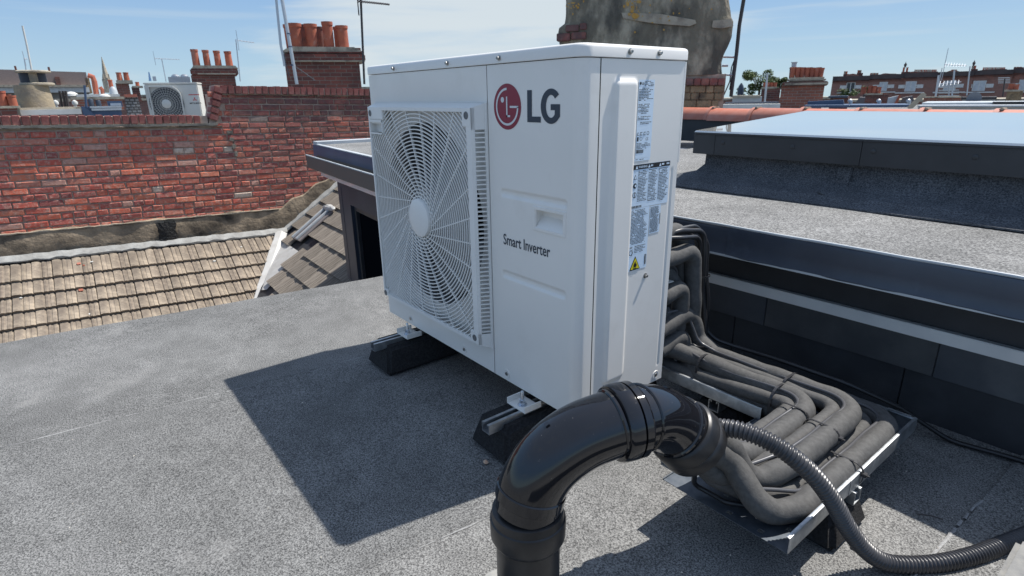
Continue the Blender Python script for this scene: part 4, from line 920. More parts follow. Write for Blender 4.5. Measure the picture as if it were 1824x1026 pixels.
# mortar smear where the pipe meets the roof
bm = bmesh.new(); bmesh.ops.create_icosphere(bm, subdivisions=3, radius=1); rr = random.Random(4)
for v in bm.verts: v.co = Vector((v.co.x * .085, v.co.y * .08, v.co.z * .014)) * (1 + .15 * math.sin(v.co.x * 5 + v.co.y * 7) + rr.uniform(-.03, .03)) + Vector((VX - .01, VY - .01, GZ))
mb = MB(); bm.verts.index_update(); mb.add([v.co for v in bm.verts], [[v.index for v in f.verts] for f in bm.faces]); bm.free(); tag(mb.build('sealant_collar', LEADP, smooth=True), 'pale smear of sealant on the felt round the base of the black pipe', 'sealant')

# ================================================================== ribbed hose
hp = catmull([(1.258, -.058, .172), (1.275, -.028, .168), (1.305, .0, .158), (1.350, .014, .166), (1.393, .030, .160), (1.432, .050, .138), (1.464, .080, .098), (1.488, .112, .045), (1.507, .146, -.015), (1.530, .182, -.068), (1.556, .216, -.100), (1.588, .256, -.1085), (1.625, .31, -.1085), (1.662, .39, -.1085), (1.70, .50, -.1085), (1.745, .62, -.1085), (1.83, .76, -.108)], 14)
hp = resample(hp, .00115); rad = [.0152 + .0017 * math.copysign(abs(math.sin(i * .00115 * 2 * PI / .0074)) ** .6, math.sin(i * .00115 * 2 * PI / .0074)) for i in range(len(hp))]
o = MB().tube(hp, rad, 20).build('ribbed_hose', HOSE, None, smooth=True, ang=70); tag(o, 'ribbed black hose arching out of the elbow over the tray and down onto the roof', 'hose')

# small debris on the felt
def pebble(c, s_, m, label, name='stone_chip', cat='stone chip'):
    bm = bmesh.new(); bmesh.ops.create_icosphere(bm, subdivisions=2, radius=1); rr = random.Random(hash(label) % 97 if False else len(label))
    for v in bm.verts: v.co = Vector((v.co.x * s_[0], v.co.y * s_[1], v.co.z * s_[2])) * rr.uniform(.8, 1.15) + Vector(c)
    mb = MB(); bm.verts.index_update(); mb.add([v.co for v in bm.verts], [[v.index for v in f.verts] for f in bm.faces]); bm.free(); return tag(mb.build(name, m), label, cat)
chip = mat('brick_chip', (.45, .25, .16), .9, c2=(.5, .38, .28), scale=90)
pebble((.807, -.15 - .012, GZ + .006), (.008, .006, .005), chip, 'small orange brick chip on the felt beside the foot under the badge end')
pebble((1.50, .235, GZ + .006), (.007, .005, .003), chip, 'tan chip on the felt at the corner of the foot under the tray end')
MB_ = MB().tube([(1.545, .43, GZ + .011), (1.565, .445, GZ + .012), (1.585, .452, GZ + .011)], .0016, 6); tag(MB_.build('twig', DKPOLE), 'short dark twig on the shaded felt right of the tray', 'twig')
gm = MB(); rr = random.Random(11)
for i in range(260):
    x, y = rr.uniform(-.7, 1.68), rr.uniform(-1.0, .8); s_ = rr.choice((.0012, .0016, .002, .003)); z = GZ + (.0 if x < 1.03 else .004 if x < 1.6 else .0085) - (.0045 if x < 0 else 0)
    a = rr.uniform(0, 6); gm.add([(x + s_ * math.cos(a + k * 2.1) * rr.uniform(.6, 1.2), y + s_ * math.sin(a + k * 2.1), z + .0006) for k in range(3)] + [(x, y, z + s_)], [(0, 1, 3), (1, 2, 3), (2, 0, 3)])
tag(gm.build('grit', mat('pale_grit', (.5, .46, .4), .9, rnd=.4)), 'scattered pale grit on the felt', 'grit', kind='stuff')

# ================================================================== near brick wall
A0 = Vector((-6.1, -1.15, 0)); dy = Vector((math.sin(math.radians(2)), math.cos(math.radians(2)), -.027)).normalized(); nxv = Vector((dy.y, -dy.x, 0)).normalized(); upv = dy.cross(-nxv) * 1
if upv.z < 0: upv = -upv
WMx = Matrix((dy, -nxv, upv)).transposed().to_4x4(); WMx.translation = A0        # local x along the wall, -y towards us, z up
wall = empty('brick_wall', label='old red brick party wall stepping up to the right behind the tan tiled roof', cat='wall', M=WMx)
def bmesh_brick(l, h, d, seed, name):
    rr = random.Random(seed); c = .007; j = lambda a=.003: rr.uniform(-a, a); F = [(j(), -d + j(.004), j()), (l + j(), -d + j(.004), j()), (l + j(), -d + j(.004), h + j()), (j(), -d + j(.004), h + j())]
    Fi = [(F[0][0] + c, F[0][1] - c, F[0][2] + c), (F[1][0] - c, F[1][1] - c, F[1][2] + c), (F[2][0] - c, F[2][1] - c, F[2][2] - c), (F[3][0] + c, F[3][1] - c, F[3][2] - c)]
    B = [(0, 0, 0), (l, 0, 0), (l, 0, h), (0, 0, h)]
    return MB().add(B + F + Fi, [(8, 9, 10, 11), (4, 5, 9, 8), (5, 6, 10, 9), (6, 7, 11, 10), (7, 4, 8, 11), (0, 1, 5, 4), (1, 2, 6, 5), (2, 3, 7, 6), (3, 0, 4, 7)])
PV = .0712
SM = [bmesh_brick(.203, .0575, .006, s_, 'b') for s_ in range(5)]; HM = [bmesh_brick(.095, .0575, .006, 50 + s_, 'b') for s_ in range(5)]
Smesh = [b.mesh('brick', BRICK) for b in SM]; Hmesh = [b.mesh('brick', BRICK) for b in HM]
STEP = 1.96; BOT = -.66
lst = []; rr = random.Random(5); row = 0; z = BOT
while z < .84:
    x = -.7 + rr.uniform(0, .1); kind = row % 3
    while x < 4.35:
        hd = rr.random() < (.75 if kind == 0 else .35 if kind == 1 else .12); l = .095 if hd else .203
        if (x + l < STEP + .06 or z > 0 or True) and not (z > .47 and x < STEP - .10):
            # the fillet climbs along the sloping roof at the right: hide bricks under it
            fl = -.56 if x < 2.62 else -.56 + (x - 2.62) * .50
            if z > fl - .03: lst.append((x, z, hd))
        x += l + .0125
    z += PV; row += 1
rest = MB()
lst.sort(key=lambda b: abs(b[0] - 1.2) + max(0, b[0] - 3.2) * 3 + (9 if b[0] < -.25 else 0))
for i, (x, z, hd) in enumerate(lst):
    k = rr.randrange(5); dz = rr.uniform(-.0015, .0015)
    if i < 252: inst('brick', (Hmesh if hd else Smesh)[k], wall, (x, rr.uniform(-.003, .002), z + dz))
    else: rest.add((HM if hd else SM)[k].v, (HM if hd else SM)[k].f, Matrix.Translation((x, rr.uniform(-.003, .002), z + dz)))
tag(rest.build('brickwork', BRICK, wall, local=True), kind='stuff')
mb = MB(); mb.box(-.9, STEP - .03, 0, .33, -1.6, .50); mb.box(STEP - .0299, 4.5, 0, .33, -1.6, .87); mb.build('mortar_core', MORTAR, wall, local=True)
# corbel / cement line under the copings and the brick-on-edge copings
def cem(x0, x1, z0, z1, y0, nm='cement_line', m=CEMENT, seed=0):
    rr = random.Random(seed); n = int((x1 - x0) / .06); vs = []; fs = []
    for i in range(n + 1):
        x = x0 + (x1 - x0) * i / n; a, b = rr.uniform(-.006, .006), rr.uniform(-.005, .005)
        vs += [(x, .01, z0 + a), (x, y0, z0 + a + .004), (x, y0 - .004, z1 + b), (x, .01, z1 + b)]
    for i in range(n):
        for k in range(3): q_ = i * 4 + k; fs.append((q_, q_ + 1, q_ + 5, q_ + 4))
    fs += [(0, 1, 2, 3), tuple(n * 4 + k for k in range(4))]
    return MB().add(vs, fs).build(nm, m, wall, local=True)
cem(-.9, STEP + .0, .503, .535, -.045, m=CEMENT); cem(-.9, STEP + .05, .485, .504, -.022, 'string_course', RENDERB, 2)
cem(STEP + .1, 4.5, .860, .874, -.03, 'string_course', RENDERB, 3); cem(STEP + .1, 4.5, .832, .846, -.012, 'string_course', BRICK, 4)
EB = [bmesh_brick(.066, .094, .02, 80 + s_, 'b').mesh('coping_brick', COPB) for s_ in range(4)]
def edge_brick(x, z, y=-.03, rot=0, sc_=1):
    mb_ = MB().box(0, .066, -.03, .2, 0, .094, c=.006); return mb_
EBM = [edge_brick(0, 0).mesh('coping_brick', COPB)]
for (a, b, z) in ((-.8, STEP - .17, .534), (STEP + .09, 4.45, .875)):
    x = a
    while x < b:
        inst('coping_brick', EBM[0], wall, (x, rr.uniform(-.012, .006), z + rr.uniform(-.003, .003)), (0, 0, 0), (rr.uniform(.98, 1.06), 1, rr.uniform(.97, 1.02))); x += .0785
MB().box(-.85, STEP - .1, -.016, .19, .533, .618).build('coping_mortar', MORTAR, wall, local=True); MB().box(STEP + .1, 4.45, -.016, .19, .874, .96).build('coping_mortar', MORTAR, wall, local=True)
# stepped end: upright edge bricks climbing the step
for k in range(5):
    inst('coping_brick', EBM[0], wall, (STEP + .005 + k * .022, -.015, .56 + k * .078), (0, math.radians(-72), 0), (1, 1, 1.0))
mb = MB(); mb.prism([(STEP - .10, .50), (STEP + .12, .50), (STEP + .12, .97), (STEP + .03, .97)], -.006, .3, 'y'); mb.build('step_mortar', MORTAR, wall, local=True)
for k in range(4):      # crumbling mortar patches at the old joint below the step
    MB().box(STEP + .10 + k * .02 - .02, STEP + .16 + k * .01, -.022, 0, .40 - k * .09, .46 - k * .085, c=.012).build('mortar_patch', CEMENT, wall, local=True)

# render skirt above the tiled roofs, with the black patch
def skirt():
    top = lambda x: (-.555 + .012 * math.sin(x * 7) + .006 * math.sin(x * 23)) if x < 2.55 else -.555 + (x - 2.55) * .52 + .02 * math.sin(x * 19)
    bot = lambda x: -1.25; n = 120; vs = []; fs = []
    for i in range(n + 1):
        x = -.9 + 5.3 * i / n; t = top(x)
        vs += [(x, -.004, t + .004), (x, -.034 - .006 * math.sin(x * 13), t - .012)]
        for k in range(1, 8): z = t - .012 + (bot(x) - t) * k / 7; vs.append((x, -.045 - .012 * math.sin(x * 5 + k) - .006 * math.sin(x * 17 + k * 3), z))
    for i in range(n):
        for k in range(8): q_ = i * 9 + k; fs.append((q_, q_ + 1, q_ + 10, q_ + 9))
    return MB().add(vs, fs)
skirt().build('render_skirt', RENDERB, wall, smooth=True, local=True)
cem(-.9, 2.55, -.572, -.556, -.043, 'cement_line', CEMENT, 9)
vs = []; rr = random.Random(3); n = 40
for i in range(n):
    a = 2 * PI * i / n; ex = 1 / max(abs(math.cos(a)), abs(math.sin(a))) * .88; vs.append((1.235 + .115 * math.cos(a) * ex + rr.uniform(-.014, .014), -.068 - rr.uniform(0, .008), -.745 + .185 * math.sin(a) * ex + rr.uniform(-.012, .012)))
vs.append((1.25, -.085, -.745)); MB().add(vs, [(i, (i + 1) % n, n) for i in range(n)]).build('bitumen_patch', BITUM, wall, smooth=True, local=True)

# ================================================================== tan roof
RFz = -.865
pt_ = math.radians(29)
dT = Vector((math.sin(math.radians(2.5)), math.cos(math.radians(2.5)), -.036)).normalized(); hn = Vector((dT.y, -dT.x, 0)).normalized(); dS = (hn * math.cos(pt_) - Vector((0, 0, 1)) * math.sin(pt_)); dS = (dS - dT * dS.dot(dT)).normalized(); nN = dT.cross(-dS); nN = nN if nN.z > 0 else -nN
TM = Matrix((dT, -dS, nN)).transposed().to_4x4(); o_ = A0 + nxv * .05; TM.translation = Vector((o_.x, o_.y, RFz))
troof = empty('tan_tiled_roof', label='tan lichened interlocking tile roof sloping down from the brick wall at the left', cat='roof', M=TM)     # local x along courses, -y downslope, z normal
def tile_mesh(wd, ln, seed, m, segs=2, name='roof_tile', roll=.013, lift=.034):
    rr = random.Random(seed); prof = []
    sw = wd / segs
    for s_ in range(segs):
        x0 = s_ * sw
        if s_ % 2 == 0: prof += [(x0, 0), (x0 + .006, roll), (x0 + sw * .30, roll * 1.15), (x0 + sw * .8, roll * .95), (x0 + sw * .97, .001)]
        else: prof += [(x0, .0), (x0 + .006, roll * .8), (x0 + sw * .28, roll * .95), (x0 + sw * .33, roll * .55), (x0 + sw * .52, roll * .55), (x0 + sw * .57, roll * .9), (x0 + sw * .85, roll * .75), (x0 + sw * .98, .001)]
    n = len(prof); vs = []; t = .014
    for y, lift in ((.0, 0.006), (-ln * .5, lift * .5), (-ln, lift)):
        for x, z in prof: vs.append((x + rr.uniform(-.0008, .0008), y + (rr.uniform(-.003, .003) if y < 0 else 0), z + lift + rr.uniform(-.001, .001)))
    for x, z in prof: vs.append((x, -ln + .004, z + lift - t - .012))
    fs = []
    for r_ in range(3):
        for i in range(n - 1): k = r_ * n + i; fs.append((k, k + n, k + n + 1, k + 1))
    fs.append(tuple(3 * n + i for i in range(n))[::-1])
    for e_ in (0, n - 1): fs.append((e_, n + e_, 2 * n + e_, 3 * n + e_))
    return MB().add(vs, fs).mesh(name, m, True, 28)
TMS = [tile_mesh(.343, .30, s_, TILET, segs=4, lift=.046) for s_ in range(4)]
G_ = .222
rr = random.Random(8)
for c_ in range(9):
    y = -.045 - c_ * G_; xr = 2.46 - (c_ + .5) * G_ * .49; x = -.95
    while x < xr + .12:
        wsc = 1 if x + .343 < xr else max(.12, (xr + .03 - x) / .343)
        if wsc > .1: inst('roof_tile', TMS[rr.randrange(4)], troof, (x, y + rr.uniform(-.004, .004), rr.uniform(0, .003)), (0, 0, rr.uniform(-.006, .006)), (wsc, 1, 1))
        x += .345
MB().box(-1.2, 2.46, -.6, .02, -.03, -.004).build('roof_boarding', PLY, troof, local=True); MB().box(-1.2, 1.7, -2.2, -.6, -.03, -.004).build('roof_boarding', PLY, troof, local=True)
# pale lead strip where the roof meets the render
n = 60; vs = []; fs = []
for i in range(n + 1):
    x = -1 + 3.58 * i / n; j = .004 * math.sin(i * 1.7) + .003 * math.sin(i * 4.1); vs += [(x, .03, .075 + j), (x, -.012 + j, .062), (x, -.040 + j * 2.2, .050), (x, -.043 + j * 2.2, .036)]
for i in range(n):
    for k in range(3): q_ = i * 4 + k; fs.append((q_, q_ + 1, q_ + 5, q_ + 4))
MB().add(vs, fs).build('lead_strip', LEADP, troof, smooth=True, local=True)
for (x, y, s_) in ((.30, -.20, .022), (.28, -.62, .024), (.35, -.23, .012)):
    MB().box(x, x + s_ * 1.6, y, y + s_ * 1.5, .040, .050, c=.003).build('debris_chip', TERRA, troof, local=True)
for (x, y, s_) in ((.42, -.18, .016), (-.38, -.42, .014), (.78, -.50, .02), (-.20, -.60, .014), (-.42, -1.02, .03), (.33, -.98, .022), (-.66, -.98, .025), (1.6, -.42, .018), (1.95, -.22, .014), (.6, -.72, .012)):
    MB().box(x, x + s_ * 1.7, y, y + s_, .034, .046, c=.003).build('debris_chip', PALER, troof, local=True)

# ================================================================== grey tiled slope to its right, running up to the dormer
ps = math.radians(33.5)
uD = (Vector((dT.x, dT.y, 0)).normalized() * math.cos(ps) + Vector((0, 0, 1)) * math.sin(ps)); hD = hn.copy(); nD = hD.cross(uD); nD = nD if nD.z > 0 else -nD
DM = Matrix((hD, uD, nD)).transposed().to_4x4(); pv = A0 + dy * 2.51 + nxv * .05; pv.z = -1.0; DM.translation = pv
droof = empty('grey_tiled_roof', label='grey weathered tile slope climbing from the white valley towards the dark dormer', cat='roof', M=DM)     # local x away from wall, y upslope
DMS = [tile_mesh(.298, .33, 20 + s_, TILED, segs=1, roll=.010) for s_ in range(4)]
GD = .250
for c_ in range(-9, 9):
    lowe = -.057 + c_ * GD; y = lowe + .33; x = {0: .24, -1: .90, -2: 1.02}.get(c_, .0 if c_ > 0 else 1.02 + (-2 - c_) * .36)
    while x < 5.0:
        if not (c_ == 0 and .50 < x < .86): inst('roof_tile', DMS[rr.randrange(4)], droof, (x, y, rr.uniform(0, .004)), (0, 0, rr.uniform(-.005, .005)))
        x += .30
MB().add([(.28, -.04, .012), (.95, -.04, .012), (1.15, -.62, .012), (1.05, -.66, .012), (.62, -.38, .016), (.2, -.12, .016)], [(0, 1, 2, 3, 4, 5)]).build('valley_apron', GRP, droof, local=True)
MB().prism([(-.02, 2.4), (5.2, 2.4), (5.2, -3.2), (3.2, -2.2), (.9, -.62), (.0, -.02)], -.03, -.004, 'z').build('roof_boarding', PLY, droof, local=True)
# cement verge along the wall
n = 30; vs = []; fs = []
for i in range(n + 1):
    y = -.1 + 2.4 * i / n; j = .006 * math.sin(i * 2.3); vs += [(-.06, y, .10), (-.01, y, .075 + j), (.035 + j, y, .048), (.04 + j, y, .02)]
for i in range(n):
    for k in range(3): q_ = i * 4 + k; fs.append((q_, q_ + 1, q_ + 5, q_ + 4))
MB().add(vs, fs).build('cement_verge', LEADP, droof, smooth=True, local=True)
# valley gutter in white fibreglass
e0 = TM @ Vector((2.475, -.03, .035)); e1_ = TM @ Vector((2.475 - 1.57 * .495, -1.6, .035)); side = (e1_ - e0).normalized(); wv = side.cross(Vector((0, 0, 1))).normalized(); wv = wv if wv.dot(dT) > 0 else -wv
def vpt(t, a, h): return e0.lerp(e1_, t) + wv * a + Vector((0, 0, h))
mb = MB(); vs = []; fs = []
for i in range(13):
    t = i / 12 * 1.2; j = .006 * math.sin(i * 1.9)
    vs += [vpt(t, -.05 + j, .020), vpt(t, -.04 + j, .036), vpt(t, .035, .040), vpt(t, .055, .02), vpt(t, .08, .010), vpt(t, .10 + j, .004)]
for i in range(12):
    for k in range(5): q_ = i * 6 + k; fs.append((q_, q_ + 1, q_ + 7, q_ + 6))
va = mb.add(vs, fs).build('valley_gutter', GRP, None, smooth=True); tag(va, 'white fibreglass valley between the tan roof and the grey tile slope', 'gutter')
# twin-ridged pale soaker channel with a white cap
sk_ = empty('soaker_channel', label='pale twin-ridged metal channel with a white cap lying up the grey tile slope', cat='channel', M=DM @ Matrix.Translation((.50, .05, .05)) @ Matrix.Rotation(math.radians(4), 4, 'Z'))
MB().box(0, .26, 0, .56, -.01, .004).build('channel_bed', SLATE, sk_, local=True)
for x in (.0, .15): MB().box(x, x + .032, 0, .56, .0041, .034, c=.005).build('channel_ridge', LIGHTG, sk_, local=True)
bm = bmesh.new(); bmesh.ops.create_icosphere(bm, subdivisions=3, radius=1); rr2 = random.Random(5)
for v in bm.verts: v.co = Vector((v.co.x * .17 + .13, v.co.y * .045 + .58, v.co.z * .035 + .025)) * (1) + Vector((0, rr2.uniform(-.008, .008), rr2.uniform(-.004, .004)))
mb = MB(); bm.verts.index_update(); mb.add([v.co for v in bm.verts], [[v.index for v in f.verts] for f in bm.faces]); bm.free(); mb.build('channel_cap', GRP, sk_, smooth=True, local=True)

# ================================================================== dark dormer
dp = at(556, 257, 5.45); DX, DYy = dp.x, dp.y; DROT = math.radians(-6)      # front left corner of its flat roof
dor = empty('dormer', (DX, DYy, -1.2), 'dark clad dormer with flat felt roof and grey gutter left of the unit', 'dormer')
def PY(u, v, y):      # point on the dormer's own front plane, in its unrotated coordinates
    o0 = Vector((DX, DYy, 0)); Rz = Matrix.Rotation(DROT, 3, 'Z'); n_ = Rz @ Vector((0, 1, 0)); r_ = ray(u, v); t = (n_.dot(o0 - CAM) + (y - DYy)) / n_.dot(r_); p = CAM + r_ * t
    return Rz.inverted() @ (p - o0) + o0
g0 = PY(545, 277, DYy - .10); g1 = PY(663, 325, DYy - .10)
f0 = PY(556, 257, DYy); zt = f0.z
wl = PY(601, 330, DYy + .12)
XR = DX + 3.4
MB().hull8([(DX + .015, DYy, zt - .17), (XR, DYy, zt - .17), (XR, DYy + 2.2, zt - .17), (DX + .015, DYy + 2.2, zt - .17)], [(DX + .015, DYy, zt - .002), (XR, DYy, zt - .002), (XR, DYy + 2.2, zt - .002), (DX + .015, DYy + 2.2, zt - .002)]).build('roof_upstand', NAVY, dor)
MB().add([(DX + .03, DYy + .015, zt + .001), (XR, DYy + .015, zt + .001), (XR, DYy + 2.15, zt + .001), (DX + .03, DYy + 2.15, zt + .001)], [(0, 1, 2, 3)]).build('roof_felt', FELT2, dor)
mb = MB(); mb.strip([(DX + .03, DYy + .02, zt + .004), (XR, DYy + .02, zt + .004)], .035, .008, (0, 0, 1)); mb.build('roof_edge_trim', LIGHTG, dor)
mb = MB(); mb.strip([(DX + .07, DYy + .01, zt + .014), (DX + .07, DYy + 2.2, zt + .014)], .14, .03, (0, 0, 1)); mb.build('roof_kerb', LIGHTG, dor)
# gutter: box channel along X
gz = g0.z
prof = [(0, 0), (0, -.105), (.012, -.115), (.10, -.115), (.105, -.0), (.10, 0), (.095, -.105), (.014, -.105), (.006, -.1), (.006, 0)]
vs = [(g0.x, DYy - .10 + a, gz + b) for a, b in prof] + [(XR, DYy - .10 + a, gz + b) for a, b in prof]; n = len(prof)
MB().add(vs, [(i, (i + 1) % n, n + (i + 1) % n, n + i) for i in range(n)] + [tuple(range(n)), tuple(range(n, 2 * n))]).build('gutter', GUT, dor)
MB().box(g0.x - .002, XR, DYy - .104, DYy - .09, gz + .001, gz + .010, c=.002).build('gutter_lip', LIGHTG, dor)
MB().box(wl.x - .10, XR, DYy + .005, DYy + .03, gz - .19, gz - .118).build('fascia_board', TRIMW, dor)
MB().box(wl.x - .09, XR, DYy + .031, DYy + .1, gz - .17, gz - .03).build('soffit', DARKW, dor)
wx0 = PY(628, 400, DYy + .12).x; wx1 = PY(675, 430, DYy + .12).x + .4; wz = PY(630, 368, DYy + .12).z
y0 = DYy + .12
MB().box(wl.x, wx0, y0, y0 + .12, -3.4, gz - .17).build('cladding_panel', DARKW, dor); MB().box(wx0 + .001, XR, y0, y0 + .12, wz + .001, gz - .17).build('cladding_panel', DARKW, dor); MB().box(wx1, XR, y0 + .001, y0 + .12, -3.4, wz).build('cladding_panel', DARKW, dor)
MB().box(wx0 + .0015, wx0 + .05, y0 + .03, y0 + .08, -3.3, wz - .001).build('window_frame', SKYFR, dor); MB().box(wx0 + .052, wx1, y0 + .03, y0 + .08, wz - .05, wz - .001).build('window_frame', SKYFR, dor)
MB().box(wx0 + .05, wx1, y0 + .06, y0 + .065, -3.3, wz - .05).build('window_pane', mat('dark_opening', (.004, .005, .007), 1, spec=0), dor)  # matt black sheet painted for the darkness of a deep opening
MB().box(wl.x + .002, XR, y0 + .2, DYy + 2.1, -3.4, zt - .18).build('dormer_body', DARKW, dor)
MB().box(wl.x + .11, wl.x + .113, y0 - .003, y0, gz - 2, gz - .28).build('panel_joint', SKYFR, dor)

dor.rotation_euler.z = DROT; dor.matrix_basis = Matrix.Translation(dor.location) @ Matrix.Rotation(DROT, 4, 'Z')

# ================================================================== far things
class BG:
    """upright local frame at the spot seen at (u, v), d metres deep; local x to the right, y away, z up"""
    def __init__(s, name, u, v, d, label, cat, group=None, yaw=0):
        P_ = at(u, v, d); r_ = ray(u, v); h = Vector((r_.x, r_.y, 0)).normalized(); h.rotate(Matrix.Rotation(math.radians(yaw), 3, 'Z')); rt = Vector((h.y, -h.x, 0))
        s.M = Matrix((rt, h, Vector((0, 0, 1)))).transposed().to_4x4(); s.M.translation = P_; s.o = P_; s.h = h; s.rt = rt; s.d = d; s.px = d / FL
        s.e = empty(name, label=label, cat=cat, group=group, M=s.M)
    def L(s, u, v, y=0):      # local (x, z) of the pixel on the frame plane shifted y away
        r_ = ray(u, v); t = ((s.o - CAM).dot(s.h) + y) / r_.dot(s.h); p = CAM + r_ * t - s.o; return p.dot(s.rt), p.z
    def box(s, name, m, u0, v0, u1, v1, y0, y1, par=None, c=0):
        x0, zt = s.L(u0, v0, 0); x1, zb = s.L(u1, v1, 0); xa, _ = s.L(u0, v1, 0); x0 = (x0 + xa) / 2
        return MB().box(min(x0, x1), max(x0, x1), y0, y1, min(zb, zt), max(zb, zt), c=c).build(name, m, par or s.e, local=True)
    def poly(s, name, m, pix, y0, y1, par=None): return MB().prism([s.L(*p) for p in pix], y0, y1, 'y').build(name, m, par or s.e, local=True)
    def lathe(s, name, m, u, prof, y=0, par=None, n=18, cap=True):   # prof [(halfwidth px, v)]
        x = s.L(u, prof[0][1], y)[0]; pr = [(r_ * s.px, s.L(u, v, y)[1]) for r_, v in prof]
        return MB().lathe(pr, n, Matrix.Translation((x, y, 0)), cap=cap).build(name, m, par or s.e, smooth=True, local=True)
    def tube(s, name, m, pix, r, par=None, y=0, n=8): return MB().tube([(s.L(u, v)[0], y, s.L(u, v)[1]) for u, v in pix], r, n).build(name, m, par or s.e, smooth=True, local=True)
def pot(b, u, v0, v1, w0, w1, m=TERRA, y=0, name='chimney_pot', rim=1.0, par=None):
    """hollow pot: top v0, bottom v1, half widths in px"""
    h = v1 - v0; pr = [(w1 * 1.0, v1), (w1, v1 - h * .06), (w0 * .97, v0 + h * .16), (w0 * 1.08 * rim, v0 + h * .13), (w0 * 1.1 * rim, v0), (w0 * .85 * rim, v0), (w0 * .8, v0 + h * .3)]
    return b.lathe(name, m, u, pr, y, par, cap=False)
def aerial(u0, v0, u1, v1, d, label, boom=None, n=9, r=.012, m=DKPOLE, grp='tv aerials', el_=.09):
    b = BG('tv_aerial', u0, v0, d, label, 'aerial', grp); b.tube('mast', m, [(u0, v0), (u1, v1)], r)
    if boom:
        (a, va), (c_, vc) = boom; b.tube('boom', m, [(a, va), (c_, vc)], r * .7); mb = MB()
        for i in range(n):
            t = (i + .3) / n; x, z = b.L(a + (c_ - a) * t, va + (vc - va) * t); l = el_ * (1.15 - .4 * t); mb.strip([(x, -l, z - l * .25), (x, l, z + l * .25)], r * .7, r * .7, (1, 0, 0))
        x, z = b.L(a, va); mb.strip([(x, 0, z - el_ * 1.6), (x, 0, z + el_ * 1.6)], r, r, (1, 0, 0)); mb.build('elements', m, b.e, local=True)
    return b

# ---- ground and hidden roof decks that the far things stand on
g = MB().add([(-600, -600, -9.5), (600, -600, -9.5), (600, 600, -9.5), (-600, 600, -9.5)], [(0, 1, 2, 3)]); tag(g.build('ground', GROUND), kind='structure')
rd = MB().box(-26, -6.55, -4.5, 9, -9.5, .10); tag(rd.build('roof_terrace', FELT2), 'flat grey roof hidden beyond the brick wall', 'building')
rd = MB().box(-9, 8, 4.35, 26, -9.5, .18); tag(rd.build('roof_terrace', FELT2), 'flat grey roof hidden beyond the terracotta ridge', 'building')

# ---- ridge tiles at the back of the raised roof
rg = empty('parapet_ridge', (0, 4.1, .42), 'low parapet capped with half round terracotta ridge tiles behind the skylight', 'parapet')
MB().box(-1.75, 4.6, 4.02, 4.3, .30, .500).build('parapet_upstand', SKYFR, rg)
def ridge_mesh():
    vs = []; fs = []; n = 12; L0 = .405
    for x, s_ in ((0, 1.0), (L0 - .03, .97), (L0 - .03, 1.09), (L0, 1.09), (L0, .9)):
        for i in range(n + 1): a = PI * i / n; vs.append((x, -.125 * s_ * math.cos(a), .108 * s_ * math.sin(a)))
    for r_ in range(4):
        for i in range(n): k = r_ * (n + 1) + i; fs.append((k, k + 1, k + n + 2, k + n + 1))
    return MB().add(vs, fs).mesh('ridge_tile', RIDGE, True, 40)
rm = ridge_mesh(); rr = random.Random(2)
for i in range(13):
    o = bpy.data.objects.new('ridge_tile', rm); col.objects.link(o); o.parent = rg; o.matrix_parent_inverse = WM(rg).inverted(); o.location = (-1.80 + i * .425 - .01, 4.12 + rr.uniform(-.006, .006), .497 + rr.uniform(-.004, .004)); o.scale = (1.045, 1, 1)
    MB().box(-1.80 + i * .425 - .018, -1.80 + i * .425 + .006, 4.07, 4.17, .598, .6155, c=.005).build('mortar_dab', CEMENT, rg)

# ---- big rendered chimney behind the unit
C = BG('rendered_chimney', 1150, 190, 6.0, 'massive stained cement rendered chimney stack rising behind the right end of the unit', 'chimney')
sil = [(-60, 992, 1308), (0, 1004, 1300), (28, 1004, 1302), (40, 1003, 1303), (48, 993, 1307), (56, 991, 1307), (74, 992, 1305), (90, 994, 1299), (104, 997, 1293), (118, 1000, 1289), (128, 1001, 1289), (139, 1000, 1290)]
vs = []; fs = []; NS = 84
from mathutils import noise as mn
rows = []
for k in range(len(sil) - 1):
    (va, la, ra), (vb, lb, rb) = sil[k], sil[k + 1]
    for t in range(4): tt = t / 4; rows.append((va + (vb - va) * tt, la + (lb - la) * tt, ra + (rb - ra) * tt))
rows.append(sil[-1])
for v_, l_, r_ in rows:
    xl, z = C.L(l_, v_); xr, _ = C.L(r_, v_); w_ = xr - xl; dpt = w_ * .55; cx = (xl + xr) / 2
    for i in range(NS):
        a = 2 * PI * i / NS + PI / 4; ca, sa = math.cos(a), math.sin(a); k_ = (abs(ca) ** 9 + abs(sa) ** 9) ** (-1 / 9); x, y = cx + w_ / 2 * ca * k_, dpt / 2 + dpt / 2 * sa * k_
        nn = mn.noise(Vector((x * 2.2, y * 2.2, z * 3))) * .018 + mn.noise(Vector((x * 7, y * 7, z * 8))) * .007
        vs.append((x + nn * ca, y + nn * sa * 1.2, z))
for k in range(len(rows) - 1):
    for i in range(NS): j = (i + 1) % NS; fs.append((k * NS + i, k * NS + j, (k + 1) * NS + j, (k + 1) * NS + i))
RENDC = mat('old_cement_render', (.20, .175, .13), .95, c2=(.42, .37, .28), scale=3.6, lo=.44, hi=.57, detail=14, bump=1, bscale=26, bdist=.025, c3=(.10, .092, .075), s3=2.6, lo3=.47, hi3=.60, streak=(1, 1, .55))
MB().add(vs, fs).build('rendered_stack', RENDC, C.e, smooth=True, local=True, ang=70)
LICH = mat('orange_lichen', (.5, .24, .03), .95, c2=(.42, .3, .12), scale=40); rr = random.Random(6)
